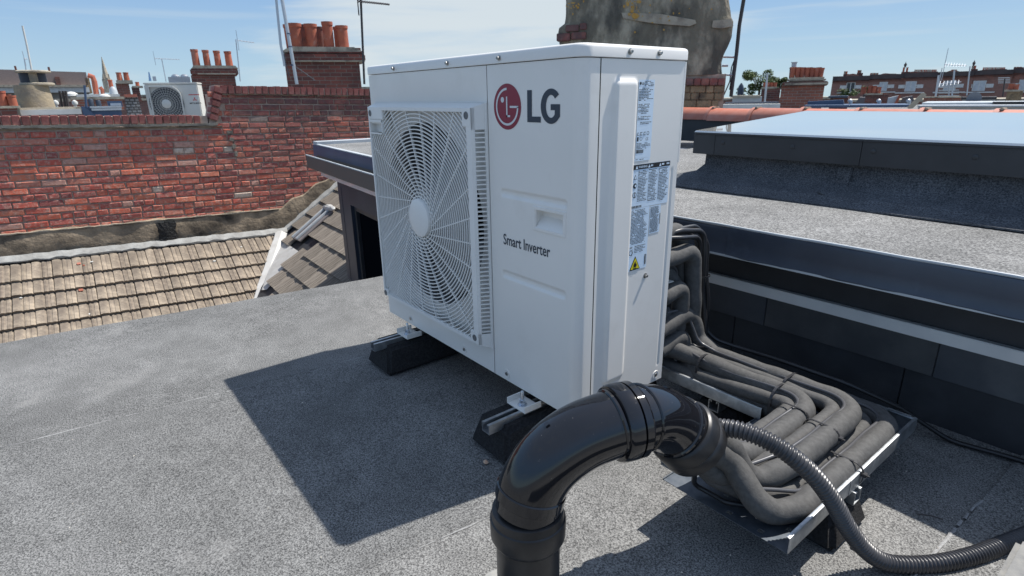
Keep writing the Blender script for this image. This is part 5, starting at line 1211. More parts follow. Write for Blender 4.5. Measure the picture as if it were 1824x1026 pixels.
def patch(u, v, wu, wv_, m, y, nm, n=16, seed=0, thick=.012):
    r2 = random.Random(seed); ps_ = [C.L(u + wu * math.cos(2 * PI * i / n) * r2.uniform(.75, 1.1), v + wv_ * math.sin(2 * PI * i / n) * r2.uniform(.75, 1.1)) for i in range(n)]; return MB().prism(ps_, y, y + thick, 'y').build(nm, m, C.e, local=True)
def bandp(pix, m, y, nm): return C.poly(nm, m, pix, y, y + .05)
bandp([(1107, 23), (1175, 25), (1238, 36), (1240, 42), (1228, 47), (1165, 42), (1110, 33)], CEMENT, -.022, 'worn_moulding')
bandp([(1270, 37), (1302, 34), (1306, 46), (1285, 51), (1268, 49)], CEMENT, -.016, 'worn_moulding')
for k, (u, v, a, b_) in enumerate([(1132, 29, 9, 7), (1126, 20, 5, 5), (1118, 8, 4, 6), (1138, 4, 6, 4), (1112, 12, 3, 4), (1131, 58, 2.5, 2.5), (1192, 37, 2.5, 2), (1267, 17, 2, 2), (1021, 6, 6, 2), (1030, 14, 3, 3), (1121, 26, 4, 4), (1158, 10, 2, 2)]): patch(u, v, a * .75, b_ * .75, LICH, -.030, 'lichen_patch', n=22, seed=k, thick=.006)
for k in range(46):
    cu, cv, su, sv = rr.choice([(1130, 20, 14, 14), (1120, 6, 12, 8), (1025, 10, 14, 10), (1180, 20, 50, 20)]); patch(rr.gauss(cu, su * .6), rr.gauss(cv, sv * .6), rr.uniform(.8, 2.2), rr.uniform(.8, 2.6), LICH, -.026, 'lichen_patch', n=7, seed=k + 60, thick=.004)
# exposed bricks at the left shoulder
for (u0, v0, u1, v1) in ((1008, 45, 1031, 56), (1033, 42, 1045, 53), (1018, 58, 1044, 70), (992, 60, 1016, 73)):
    C.box('brick', BRK2 if False else BRICK, u0, v0, u1, v1, -.03, .06, c=.006)
# bare brickwork base: red course, then stock courses
base_y = .0
def course(v0, v1, us, m, y):
    for a, b_ in zip(us, us[1:]): C.box('brick', m, a + .6, v0, b_ - .6, v1, y + rr.uniform(-.006, .006), y + .1, c=.006)
course(139.5, 152, [1190, 1207, 1221, 1235, 1248, 1263, 1278, 1292], BRICK, -.025)
course(153, 165, [1188, 1214, 1229, 1257, 1271, 1290], STOCK, .0); course(166, 178, [1188, 1202, 1230, 1245, 1272, 1287], STOCK, .004); course(179, 191, [1188, 1214, 1240, 1267, 1279], STOCK, .002); course(192, 206, [1188, 1202, 1228, 1254, 1276], STOCK, .002)
C.box('brick_base', MORTAR, 1003, 138, 1286, 216, .03, .9)
# dark mast with brackets on its right
mB = BG('bracketed_mast', 1300, 172, 5.9, 'tall dark mast with stand-off brackets beside the rendered chimney', 'mast')
mB.tube('mast', DKPOLE, [(1302, 172), (1312, 95), (1317, 45), (1325, -2), (1330, -30)], .018); mB.tube('mast_cable', CABLE, [(1300, 160), (1308, 112), (1318, 40), (1328, -30)], .008)
mB.tube('bracket', GALV, [(1288, 101.5), (1313, 102)], .010); mB.tube('bracket', GALV, [(1286, 117), (1297, 117)], .012); mB.tube('bracket', GALV, [(1287, 133), (1308, 134)], .010)
mB.tube('loose_wire', CABLEG, [(1309, 105), (1303, 120), (1300, 145), (1290, 168), (1278, 188)], .006)

# ---- chimney with nine pots at the right
D = BG('pot_chimney', 1432, 192, 16, 'brick chimney stack with a tight row of terracotta pots standing behind the ridge tiles', 'chimney')
D.box('brick_shaft', BRK2, 1389, 152, 1461, 205, 0, 1.2); D.box('corbel', BRK1, 1394, 146, 1474, 152.5, -.12, 1.3, c=.02); D.box('corbel', CEMENT, 1398, 148.5, 1475, 150, -.14, 1.2); D.box('chimney_capping', CEMENT, 1402, 138.5, 1471, 146, -.05, 1.15, c=.05)
for i, u in enumerate((1411, 1419.5, 1428, 1436.5, 1445, 1453, 1461)): pot(D, u, 119.5 + i * .25, 140, 4.5, 3.6, TERRA, y=.2)
for i, u in enumerate((1409, 1423, 1440, 1456)): pot(D, u, 120, 140, 4.5, 3.8, TERRAD, y=.75)
D.lathe('cowl', LIGHTG, 1414, [(4.2, 119), (4.2, 112), (5.4, 112), (5.4, 110.5), (.5, 110)], y=.3); 

# ---- lower stack with red pots and a pole, and the tree behind
E_ = BG('low_chimney', 1370, 190, 22, 'small dark brick stack with four red pots below the tree', 'chimney'); E_.box('brick_shaft', BRK1, 1354, 157, 1385, 200, 0, 1.2); E_.box('chimney_capping', CEMENT, 1355, 155, 1385, 158.5, -.05, 1.25, c=.03)
for u in (1362, 1368, 1374, 1380): pot(E_, u, 147, 156.5, 3, 2.7, TERRA, y=.3)
p_ = BG('roof_pole', 1362, 184, 19, 'thin grey pole standing before the small dark stack', 'pole'); p_.tube('pole_shaft', POLE, [(1362, 184), (1367, 131)], .03)
LEAF = mat('leafy_green', (.05, .085, .025), .8, c2=(.10, .14, .04), scale=1.2, rnd=.45)
def tree(u, v, d, hw, hh, label, n=1500, seed=1, name='tree'):
    b = BG(name, u, v, d, label, 'tree', 'trees beyond the roofs'); rr = random.Random(seed); mb = MB(); s_ = b.px; cz = b.L(u, v - hh)[1]; ls = s_ * 1.7
    cl = [(rr.uniform(-.8, .8) * hw * s_, rr.uniform(-.5, .5) * hw * s_, cz + rr.uniform(-.75, .8) * hh * s_, rr.uniform(.22, .42) * hw * s_) for _ in range(15)]
    for i in range(n):
        cx, cy, cz_, cr = cl[i % len(cl)]; t = rr.uniform(0, 2 * PI); ph = math.acos(rr.uniform(-1, 1)); q_ = cr * rr.uniform(.5, 1.05); c = Vector((cx + q_ * math.sin(ph) * math.cos(t), cy + q_ * math.sin(ph) * math.sin(t), cz_ + q_ * math.cos(ph) * .8))
        a = Vector((rr.uniform(-1, 1), rr.uniform(-1, 1), rr.uniform(-.5, .5))).normalized(); bb = a.cross(Vector((rr.uniform(-1, 1), rr.uniform(-1, 1), 1)).normalized()); l = ls * rr.uniform(.6, 1.3)
        mb.add([c - a * l, c + bb * l * .6, c + a * l, c - bb * l * .6], [(0, 1, 2, 3)])
    mb.build('crown', LEAF, b.e, local=True)
    tr = MB(); zb_ = -9.5 - b.o.z; tr.tube([(0, 0, zb_), (0, 0, cz - hh * s_ * .6), (hw * s_ * .1, 0, cz + hh * s_ * .3)], [s_ * 3.5, s_ * 2, s_ * .8], 8)
    for k in range(5): c = cl[k]; tr.tube([(0, 0, cz - hh * s_ * .6), (c[0] * .6, c[1] * .6, (cz + c[2]) / 2 - hh * s_ * .1), c[:3]], [s_ * 1.2, s_ * .8, s_ * .3], 6)
    tr.build('trunk', DKPOLE, b.e, smooth=True, local=True)
tree(1352, 168, 48, 30, 21, 'bushy green tree right of the dark mast', 5200, 1); tree(1383, 168, 52, 14, 18, 'paler green tree between the mast tree and the potted chimney', 2600, 2); tree(1318, 172, 60, 10, 8, 'low dark tree close to the foot of the mast', 500, 3)
tree(1508, 176, 34, 17, 8, 'low shrubby growth on a roof right of the potted chimney', 700, 4); tree(1540, 168, 36, 9, 7, 'small shrub in front of the left end of the terrace', 400, 5)

# ---- long brick terrace far right, one house after another
def house(u0, u1, vt0, vt1, vb, d, label, seed, wins, d2=None):
    b = BG('terraced_house', (u0 + u1) / 2, vb, d, label, 'house', 'houses of the far brick terrace', yaw=0); rr = random.Random(seed)
    vt = (vt0 + vt1) / 2; x0 = b.L(u0, vb)[0]; x1 = b.L(u1, vb)[0]; zb_ = -9.5 - b.o.z; z1 = b.L(u0, vt + 8)[1]; z2 = b.L(u0, vt)[1]
    MB().box(x0, x1, 0, 8, zb_, z1).build('house_wall', BRK3, b.e, local=True)
    MB().box(x0 - .0, x1 + .0, -.35, 8.05, z1 + .01, z2).build('parapet', mat('sooty_brick', (.055, .045, .045), .95, c2=(.09, .07, .065), scale=1.5), b.e, local=True)
    MB().box(x0, x1, -.2, -.02, b.L(u0, vt + 11)[1], b.L(u0, vt + 9.3)[1]).build('cornice', BRK1, b.e, local=True)
    for (wu, wd, wv0, wv1, pale) in wins:
        xa, za = b.L(wu - wd, wv0); xb, zb2 = b.L(wu + wd, wv1); f = MB().box(xa, xb, -.06, .02, zb2, za).build('window_frame', PALER, b.e, local=True)
        md = (xa + xb) / 2
        for (p0, p1) in ((xa + .08, md - .05), (md + .05, xb - .08)): MB().box(p0, p1, -.075, -.0605, zb2 + .08, za - .08).build('window_pane', LIGHTG if pale else mat('far_pane', (.03, .04, .05), .15), f, local=True)
        MB().box(xa - .75, xa - .03, -.05, -.002, (za + zb2) / 2 - .22, (za + zb2) / 2 + .22).build('white_band', PALER, b.e, local=True); MB().box(xb + .03, xb + .75, -.05, -.002, (za + zb2) / 2 - .22, (za + zb2) / 2 + .22).build('white_band', PALER, b.e, local=True)
        MB().box(xa - 1.0, xb + 1.0, -.25, -.002, zb2 - .22, zb2 - .08).build('window_ledge', PALER, b.e, local=True)
        # red brick arch
        vs_, fs_ = arcband((xa + xb) / 2, za - .1, (xb - xa) / 2 + .15, (xb - xa) / 2 + .7, .25, PI - .25, 10); m_ = MB(); m_.add([(x, -.08, z) for x, z in vs_] + [(x, -.002, z) for x, z in vs_], fs_ + [tuple(i + len(vs_) for i in f_) for f_ in fs_] + [(0 + 2 * k, 2 * k + 2, 2 * k + 2 + len(vs_), 2 * k + len(vs_)) for k in range(10)] + [(1 + 2 * k, 2 * k + 3, 2 * k + 3 + len(vs_), 2 * k + 1 + len(vs_)) for k in range(10)]); m_.build('brick_arch', BRK2, b.e, local=True)
    return b, z2
H = []
hs = [(1476, 1541, 138, 135, [(1515, 6.5, 147, 163, 0)]), (1541, 1601, 135, 132, [(1573, 6, 146, 162, 1)]), (1601, 1660, 132, 130, [(1622, 8, 145, 163, 1)]), (1660, 1722, 130, 127.5, [(1692, 9, 144, 162, 1)]), (1722, 1790, 127.5, 125, [(1744, 9.5, 144, 162, 1)]), (1790, 1865, 125, 121, [(1826, 9.5, 142, 161, 1)])]
nm = ['leftmost', 'second from the left', 'third from the left', 'fourth from the left', 'fifth from the left', 'rightmost']
for k, (u0, u1, a, b_, wins) in enumerate(hs): H.append(house(u0, u1, a, b_, 188, 78 - k * 2.0, 'brown brick terraced house with white banded windows, %s of the far row' % nm[k], k, wins))
# stacks with rows of little pots along the terrace top
rr = random.Random(9)
tch = [(1503, 1509, 127, 137, 2), (1527, 1534, 125, 135, 2), (1550, 1564, 130, 136, 7), (1583, 1596, 131, 135, 5), (1606, 1618, 120, 133, 2), (1628, 1668, 124, 131.5, 14), (1694, 1704, 124, 130, 4), (1730, 1738, 117, 128, 2), (1750, 1790, 120, 127, 13), (1806, 1820, 119, 125, 3)]
for k, (a, b_, vt, vb, n) in enumerate(tch):
    T_ = BG('terrace_chimney', (a + b_) / 2, vb, 78 - k * 1.2, 'chimney stack with %d pots on the far terrace roofline, number %s from its left end' % (n, ['one', 'two', 'three', 'four', 'five', 'six', 'seven', 'eight', 'nine', 'ten'][k]), 'chimney', 'chimney stacks of the far terrace')
    tall = n <= 3
    T_.box('stack', BRK1, a - 1.5, vb - 3.0 - (2 if tall else 0), b_ + 1.5, vb + 6, .5, 2.2)
    for i in range(n):
        u = a + (b_ - a) * (i + .5) / n; pot(T_, u, vt, vb - 2.8 - (2 if tall else 0), 1.1 if n > 3 else 1.6, 1.1 if n > 3 else 1.6, TERRA if rr.random() < .4 else CEMENT, y=1.2)
    if k in (4, 7): T_.lathe('cowl', DKPOLE, (a + b_) / 2, [(1, vt), (2, vt - 3), (2.4, vt - 5), (.6, vt - 8), (.2, vt - 10)], y=1.2)

# ---- roofs between the terrace and the ridge
def prop(name, label, cat, u, v, d, parts, grp=None, yaw=0):
    b = BG(name, u, v, d, label, cat, grp, yaw)
    for p in parts:
        if p[0] == 'box': b.box(p[1], p[2], *p[3:])
        elif p[0] == 'poly': b.poly(p[1], p[2], *p[3:])
        elif p[0] == 'tube': b.tube(p[1], p[2], *p[3:])
        elif p[0] == 'pot': pot(b, *p[1:])
        elif p[0] == 'lathe': b.lathe(*p[1:])
    return b
prop('flat_roof_extension', 'blue-grey lined flat roof edge just beyond the ridge tiles', 'roof', 1525, 192, 12, [('box', 'roof_edge', NAVY, 1434, 187, 1618, 190.5, -.3, 1), ('poly', 'roof_upstand', NAVY, [(1436, 190), (1437, 181), (1502, 178), (1503, 190)], .3, .6), ('box', 'roof_capping', RUBM, 1468, 172.5, 1507, 176, 2, 3), ('box', 'roof_wall', BRK1, 1470, 175, 1505, 200, 2.2, 3)])
for k, (u, w_) in enumerate(((1514, 4), (1565, 4), (1618, 4))): prop('roof_cowl', 'small white-capped vent cowl on the blue-grey flat roof, %s' % ('left', 'middle', 'right')[k] + ' of three', 'vent', u, 188, 12.5, [('lathe', 'vent_pipe', LIGHTG, u, [(3, 188), (3, 180)]), ('lathe', 'vent_cap', GALV, u, [(w_, 181), (w_, 179.5), (2.5, 177), (.4, 176)])], 'vent cowls')
prop('slate_gable', 'grey slate hipped roof left of the small dark stack', 'roof', 1535, 188, 30, [('poly', 'roof_slope', SLATE, [(1519, 190), (1531, 173), (1549, 174), (1545, 190)], 0, 2)])
prop('dark_stack', 'sooty little chimney stack with red pots before the far terrace', 'chimney', 1562, 188, 26, [('box', 'brick_shaft', BRK1, 1540, 168, 1578, 194, 0, 1), ('box', 'chimney_capping', CEMENT, 1540, 166.5, 1572, 169, -.05, 1.05), ('pot', 1537, 155, 168, 4, 4.5, TERRA, .3), ('pot', 1548, 152.5, 168, 3.5, 3.8, TERRA, .3), ('pot', 1556, 153, 168, 3.5, 3.8, TERRA, .3), ('pot', 1564, 155, 168, 3.5, 3.8, TERRA, .3)])
prop('pale_roof', 'pale grey roof with a pinkish sloping verge right of the dark stack', 'roof', 1600, 190, 28, [('poly', 'roof_slope', LIGHTG, [(1572, 190), (1575, 176), (1602, 170), (1592, 190)], 0, 1.5), ('poly', 'verge', TERRA, [(1590, 190), (1601, 169), (1605, 170), (1596, 190)], -.1, 0), ('poly', 'roof_slope', SLATE, [(1600, 190), (1608, 174), (1626, 171), (1632, 190)], .4, 2)])
prop('sloping_capping', 'steep grey capping of a parted party wall pointing up to the right', 'parapet', 1635, 194, 9, [('poly', 'wall_capping', CEMENT, [(1618, 194), (1626, 193), (1651, 169), (1647, 165.5), (1642, 165.5), (1616, 191)], 0, .3)])
prop('brick_parapet', 'long low red brick parapet below the far terrace', 'parapet', 1680, 190, 20, [('box', 'parapet_wall', BRK2, 1645, 174, 1714, 182, 0, .3), ('box', 'parapet_capping', CEMENT, 1646, 172.2, 1712, 174.2, -.05, .35)])
prop('white_roof', 'pale zinc roofs stepping down behind the ridge tiles at the far right', 'roof', 1740, 196, 13, [('box', 'roof_sheet', LIGHTG, 1642, 183, 1900, 187, 0, 2), ('box', 'roof_sheet', PALER, 1640, 188, 1900, 193, -.8, 0), ('box', 'roof_edge', GALV, 1640, 186.5, 1900, 188.5, -.9, -.1), ('box', 'roof_rail', DKPOLE, 1768, 181, 1900, 184, -.1, 0)])
prop('dark_box_roof', 'dark framed roof box left of the satellite dish', 'roof', 1740, 186, 16, [('box', 'box_frame', DKPOLE, 1712, 173, 1775, 177, 0, 1), ('box', 'box_side', LIGHTG, 1713, 177, 1770, 187, .1, .9)])
dsh = BG('satellite_dish', 1735, 182, 14.5, 'round grey satellite dish at the far right', 'dish'); xx, zz = dsh.L(1735, 175)
MB().lathe([(0, 0), (.09, .006), (.14, .02), (.155, .03), (.14, .024), (.09, .012), (0, .006)], 24, Matrix.Translation((xx, 0, zz)) @ Matrix.Rotation(PI / 2 + .1, 4, 'X'), cap=False).build('dish_bowl', mat('dish_grey', (.10, .115, .14), .5), dsh.e, smooth=True, local=True); dsh.tube('dish_arm', DKPOLE, [(1735, 192), (1735, 180)], .015)
prop('cream_stack', 'cream rendered stack with red pots at the far right edge', 'chimney', 1805, 190, 18, [('box', 'stack', STOCK, 1791, 162, 1815, 192, 0, .8), ('box', 'chimney_capping', CEMENT, 1789, 160, 1817, 163, -.05, .85), ('pot', 1800, 149, 161, 4.5, 4.5, TERRA, .3), ('pot', 1808, 150, 161, 4.5, 4.5, TERRA, .3)])
prop('white_parapet', 'white painted low parapet between the big chimney and the potted chimney', 'parapet', 1340, 192, 14, [('box', 'parapet_wall', PALER, 1284, 186, 1389, 194, 0, .4), ('box', 'parapet_edge', RUBM, 1290, 183, 1388, 186.5, .4, .8), ('box', 'roof_wall', LIGHTG, 1300, 174, 1358, 183, 2, 3), ('box', 'parapet_capping', CEMENT, 1296, 171, 1356, 174.5, 1.9, 3.2)])
prop('grey_cowl', 'dark rounded cowl at the foot of the mast', 'vent', 1318, 172, 24, [('lathe', 'cowl', RUBM, 1318, [(5, 174), (5.5, 160), (4, 153), (1, 148)])])
aerial(1722, 170, 1728, 118, 30, 'aerial with long crossed booms above the terrace', ((1683, 115), (1722, 117)), 8, .03, POLE, el_=.5)
aerial(1695, 178, 1700, 125, 24, 'grey aerial mast with a wide flat array before the terrace', ((1672, 150), (1712, 146)), 6, .03, POLE, el_=.4)
aerial(1665, 180, 1672, 134, 22, 'plain white aerial mast left of the wide array', None, 0, .03, POLE)
fa = BG('grid_aerial', 1790, 170, 22, 'white grid aerial at the far right above the dish', 'aerial', 'tv aerials'); fa.tube('mast', DKPOLE, [(1786, 172), (1790, 140)], .02)
for v in (138, 141, 144, 147): fa.box('grid_bar', PALER, 1778, v, 1799, v + 1, 0, .02)
fb_ = BG('grid_aerial', 1685, 160, 24, 'white grid aerial left of the tall white mast before the terrace', 'aerial', 'tv aerials'); fb_.tube('mast', POLE, [(1690, 182), (1690, 146)], .02)
for v in (150, 155, 160, 165, 170): fb_.box('grid_bar', PALER, 1672, v, 1708, v + 1.2, 0, .02)

# ================================================================== left background
# second outdoor unit beyond the wall
U = BG('air_conditioner', 310, 207, 8.3, 'smaller cream outdoor unit with one round fan and red diamond badge beyond the wall', 'air conditioner', yaw=-14)
CREAM = mat('cream_enamel', (.62, .61, .56), .4, c2=(.58, .57, .52), scale=4)
x0, zt_ = U.L(255, 149); x1, zb_ = U.L(361, 207); yD = .30
MB().box(x0, x1, 0, yD, zb_ - .1, zt_ - .012, c=.012).build('casing', CREAM, U.e, local=True, smooth=True); MB().box(x0 - .004, x1 + .004, -.004, yD + .004, zt_ - .0118, zt_ + .012, c=.006).build('top_cover', CREAM, U.e, local=True, smooth=True)
fx, fz = U.L(297.5, 185); fr_ = 27.5 * U.px
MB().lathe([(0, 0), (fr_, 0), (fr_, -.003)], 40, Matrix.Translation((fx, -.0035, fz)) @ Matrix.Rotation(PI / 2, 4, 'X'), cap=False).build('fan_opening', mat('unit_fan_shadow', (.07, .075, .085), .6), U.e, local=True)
gx0, gz1_ = U.L(265, 155); gx1, gz0_ = U.L(331, 212)
# square guard with a rounded corner and slim ribs
pts = [(gx0, gz0_), (gx0, gz1_)] + [(gx1 - .14 + .14 * math.sin(a * PI / 16), gz1_ - .14 + .14 * math.cos(a * PI / 16)) for a in range(9)] + [(gx1, gz0_)]
MB().strip([(x, -.02, z) for x, z in pts], .016, .034, (0, 1, 0)).build('guard_frame', CREAM, U.e, local=True)
for k in range(6):
    r_ = .05 + k * (fr_ - .05) / 5.5; MB().strip([(fx + r_ * math.cos(2 * PI * i / 40), -.022, fz + r_ * math.sin(2 * PI * i / 40)) for i in range(40)], .0035, .005, (0, 1, 0), closed=True).build('guard_ring', CREAM, U.e, local=True)
for k in range(36):
    a = 2 * PI * k / 36; MB().strip([(fx + .04 * math.cos(a), -.025, fz + .04 * math.sin(a)), (fx + fr_ * math.cos(a + .25), -.025, fz + fr_ * math.sin(a + .25))], .0026, .005, (0, 1, 0)).build('guard_rib', CREAM, U.e, local=True)
MB().lathe([(0, .006), (.058, .003), (.062, 0)], 28, Matrix.Translation((fx, -.027, fz)) @ Matrix.Rotation(PI / 2, 4, 'X'), cap=False).build('guard_cap', CREAM, U.e, local=True, smooth=True)
REDB = mat('diamond_red', (.6, .03, .03), .4); DIA = []
lx_, lz = U.L(347, 177); s_ = .016
def dia(cx, cz, a, s_): u_ = Vector((math.cos(a), math.sin(a))); w_ = Vector((-u_.y, u_.x)) * .577; return [(cx, cz), tuple(Vector((cx, cz)) + u_ * s_ + w_ * s_), tuple(Vector((cx, cz)) + u_ * 2 * s_), tuple(Vector((cx, cz)) + u_ * s_ - w_ * s_)], [(0, 1, 2, 3)]
def plate(nm_, vf, m, y=-.0015): me = MB().add([(x, y, z) for x, z in vf[0]], vf[1]); return me.build(nm_, m, U.e, local=True)
plate('badge', join(dia(lx_, lz, PI / 2, s_), dia(lx_, lz, PI / 2 + 2 * PI / 3, s_), dia(lx_, lz, PI / 2 - 2 * PI / 3, s_)), REDB, -.002)
def word(txt, wd, cx, cz, m):
    v, f = text_mesh(txt, .03, 1, .0006); a = min(p[0] for p in v); b_ = max(p[0] for p in v); k = wd / (b_ - a); plate('lettering', ([(cx + (p[0] - (a + b_) / 2) * k, cz + p[1] * k * .9) for p in v], f), m, -.002)
word('MITSUBISHI', .145, *U.L(347, 169), REDB) if False else None
word('MITSUBISHI', .15, lx_, U.L(347, 185)[1], BLK); plate('lettering', rect(lx_ - .07, lx_ + .07, U.L(347, 169.3)[1], U.L(347, 168)[1]), REDB, -.002)

# tall stack with clustered pots
B = BG('pot_chimney', 580, 150, 12, 'broad dark brick stack with a cluster of tall terracotta pots above the brick wall', 'chimney')
B.box('brick_shaft', BRK1, 511, 106, 646, 175, 0, 1.1); B.box('corbel', BRK1, 505, 96, 651, 109, -.07, 1.2, c=.02); B.box('corbel', BRK1, 511, 90, 648, 95.5, -.04, 1.15, c=.02)
B.box('cement_line', CEMENT, 520, 107.6, 650, 110.5, -.085, .3, c=.008); B.poly('chimney_capping', CEMENT, [(503, 91), (509, 87), (520, 83), (630, 84), (643, 90), (643, 93), (506, 93)], -.03, 1.1)
B.box('brick_shaft', BRK1, 511, 84, 643, 90, .05, 1.1)
for (u, v0, w0, w1, m_, y) in ((519, 44, 9, 8, TERRA, .75), (529, 42, 11, 9, TERRA, .3), (546, 44, 8, 8, TERRAD, .75), (557, 43, 10.5, 8.5, TERRA, .3), (572, 48, 8, 8, TERRAD, .75), (587, 39, 9, 9, TERRA, .3), (605, 48, 8, 8, TERRA, .75), (612, 46, 10, 10, TERRA, .3)):
    pot(B, u, v0, 86, w0, w1, m_, y)
# poles lashed to its left
PB = BG('scaffold_poles', 522, 150, 10.5, 'two pale poles lashed to the left side of the broad stack', 'pole')
PB.tube('pole_shaft', POLE, [(490, -20), (500, 80), (504, 100), (507, 118)], .022); PB.tube('pole_shaft', POLE, [(499, -20), (513, 60), (529, 150)], .03); PB.tube('guy_wire', CABLEG, [(506, 92), (508, 110), (515, 135)], .008); PB.tube('guy_wire', CABLEG, [(525, 118), (540, 128), (562, 144)], .008)
for (u, v) in ((517, 83), (521, 116), (514, 60)): PB.lathe('pole_clamp', NAVY, u, [(3.4, v + 1), (3.4, v - 1)])
aerial(649, 150, 641, -40, 9.5, 'dark aerial mast immediately left of the unit', ((637, 2), (694, 8)), 14, .018, DKPOLE, el_=.13)
# stack with four pots
A4 = BG('pot_chimney', 383, 150, 17, 'dark brick stack with four separated terracotta pots above the smaller unit', 'chimney')
A4.box('brick_shaft', BRK1, 343, 134, 424, 170, 0, 1.2); A4.box('corbel', BRK1, 339, 122, 425, 133.6, -.08, 1.25, c=.03); A4.box('cement_line', CEMENT, 352, 130.6, 420, 132.8, -.1, .3); A4.poly('chimney_capping', CEMENT, [(341, 122), (345, 116.5), (419, 117), (424, 122)], -.05, 1.2)
for u, w_ in ((350.5, 6), (370, 5.5), (389.5, 5.5), (409, 6)): pot(A4, u, 88 + (u - 350) * .06, 117.5, w_ * .95, w_, TERRA, .4)
aerial(428, 145, 420, 70, 16, 'thin aerial with an arrow-like boom right of the four-pot stack', ((423, 72), (453, 76)), 5, .014, POLE, el_=.16)
aerial(296, 146, 288, 105, 20, 'thin aerial with a long level boom above the smaller unit', ((275, 104), (320, 106)), 9, .014, POLE, el_=.14)
prop('roof_vents', 'pair of silver domed roof vents left of the four-pot stack', 'vent', 318, 144, 18, [('box', 'vent_box', LIGHTG, 300, 137, 340, 148, 0, .8), ('lathe', 'vent_dome', GALV, 313, [(7, 139), (6.5, 135), (3.5, 132.5), (.5, 132)], .3), ('lathe', 'vent_dome', GALV, 329, [(7, 139), (6.5, 135), (3.5, 132.5), (.5, 132)], .3)])
# oval cowl chimney
O_ = BG('cowl_chimney', 67, 205, 11, 'stubby round rendered chimney with a flat cap at the far left', 'chimney')
CST = mat('oval_render', (.33, .27, .18), .95, c2=(.22, .19, .15), scale=5, bump=.8, bscale=20, bdist=.02)
O_.lathe('chimney_body', CST, 69, [(28, 205), (27, 190), (24.5, 152)], n=32); O_.lathe('chimney_lip', CEMENT, 67, [(24, 152.5), (25, 151), (25, 148.5), (23, 147.5)], n=32); O_.lathe('chimney_cap', CEMENT, 59, [(24, 130), (25.5, 128.5), (25.5, 127), (22, 125.5)], n=32)
O_.lathe('cap_post', CST, 62, [(6, 148), (6, 130)], y=-.12); O_.lathe('flue_liner', mat('flue_dark', (.03, .035, .05), .6), 61, [(19, 147.6), (19, 130)], y=.12); 
prop('red_pots', 'short brick stack with two dull red pots at the left edge', 'chimney', 18, 205, 10, [('box', 'brick_shaft', BRK1, -30, 192, 36, 212, 0, .6), ('box', 'chimney_capping', CEMENT, -30, 189.5, 37, 192.5, -.03, .63), ('pot', 9, 162, 190, 6, 6.5, TERRA, .2), ('pot', 25, 170, 190, 6.5, 6.5, TERRA, .15), ('pot', 19, 168, 190, 5, 5, TERRAD, .4)])
prop('white_gutter_roof', 'white edged flat roof right beside the round chimney', 'roof', 90, 205, 10.5, [('box', 'roof_edge', PALER, 36, 196, 146, 203, 0, .3), ('box', 'roof_capping', CEMENT, 34, 192.5, 146, 195.8, .1, 1)])
prop('blue_rooflight', 'blue-grey roof light with a raised flap in front of the smaller unit', 'roof light', 183, 205, 10, [('box', 'rooflight_frame', NAVY, 146, 190, 218, 206, 0, .5), ('box', 'rooflight_bar', LIGHTG, 163, 193.5, 217, 196, -.03, -.001), ('box', 'rooflight_bar', LIGHTG, 160, 189.5, 217, 191.5, -.02, .1), ('poly', 'rooflight_flap', NAVY, [(145, 192), (150, 190), (170, 205), (150, 205)], -.06, -.035), ('box', 'rooflight_box', NAVY, 192, 180, 220, 190, .3, .7), ('box', 'rooflight_pane', LIGHTG, 197, 184, 217, 188, .27, .299), ('tube', 'vent_pipe', NAVY, [(154, 192), (150.5, 152)], .018)])
prop('slate_stack', 'small slate-hung turret with a red ridge beside the smaller unit', 'turret', 237, 206, 9.5, [('poly', 'slate_hanging', brick_tex('slate_hanging', ((.3, .29, .28), (.2, .19, .18)), (.07, .065, .06), .07, .045, .2), [(227, 206), (221, 172), (245, 171), (254, 206)], 0, .4), ('box', 'ridge_tile', RIDGE, 221, 168, 245, 173, -.03, .43)])
prop('small_brick_chimney', 'small brick stack with two red pots in the left distance', 'chimney', 222, 175, 26, [('box', 'brick_shaft', BRK2, 209, 148, 236, 180, 0, 1), ('box', 'chimney_capping', CEMENT, 207, 143, 237, 149, -.1, 1.1), ('pot', 214, 129, 143.5, 4, 4.5, TERRA, .4), ('pot', 226.5, 129, 143.5, 4, 4.5, TERRA, .4)])
prop('dark_low_stack', 'low dark stack with one red pot right of the small brick stack', 'chimney', 245, 178, 24, [('box', 'brick_shaft', BRK1, 237, 155, 254, 185, 0, 1), ('box', 'chimney_capping', CEMENT, 235, 153, 255, 156, -.05, 1.05), ('pot', 245.5, 146, 154, 3, 3, TERRA, .3)])
prop('bent_flue', 'tall bent red flue pipes left of the spire', 'flue', 170, 168, 20, [('tube', 'flue_pipe', TERRA, [(156, 134), (165, 137), (168, 145), (172, 170)], .085), ('tube', 'flue_pipe', TERRA, [(178, 155), (182, 160), (184, 170)], .06), ('pot', 199, 142, 158, 3.5, 3.5, TERRA, 0)])
prop('brick_roof_wall', 'low brick roof wall with grey vents in the left distance', 'parapet', 190, 196, 15, [('box', 'parapet_wall', BRK2, 128, 176, 222, 196, 0, .3), ('box', 'parapet_capping', CEMENT, 126, 173, 222, 176.5, -.05, .35), ('lathe', 'vent_pipe', RUBM, 164, [(4, 190), (4, 178), (3, 176)], -.2), ('lathe', 'vent_pipe', RUBM, 177, [(4, 190), (4, 180), (3, 178)], -.2)])
prop('pale_dome_roof', 'pale domed roof lights in the left distance', 'roof light', 190, 178, 19, [('box', 'roof_sheet', PALER, 136, 168, 214, 173, 0, 1.5), ('lathe', 'roof_dome', PALER, 128, [(10, 171), (9, 167), (5, 164), (.5, 163)], .4), ('lathe', 'roof_dome', PALER, 187, [(9, 174), (8, 170), (5, 168), (.5, 167)], -.3), ('lathe', 'roof_dome', LIGHTG, 204, [(7, 172), (6, 160), (3, 155), (.5, 154)], .2)])
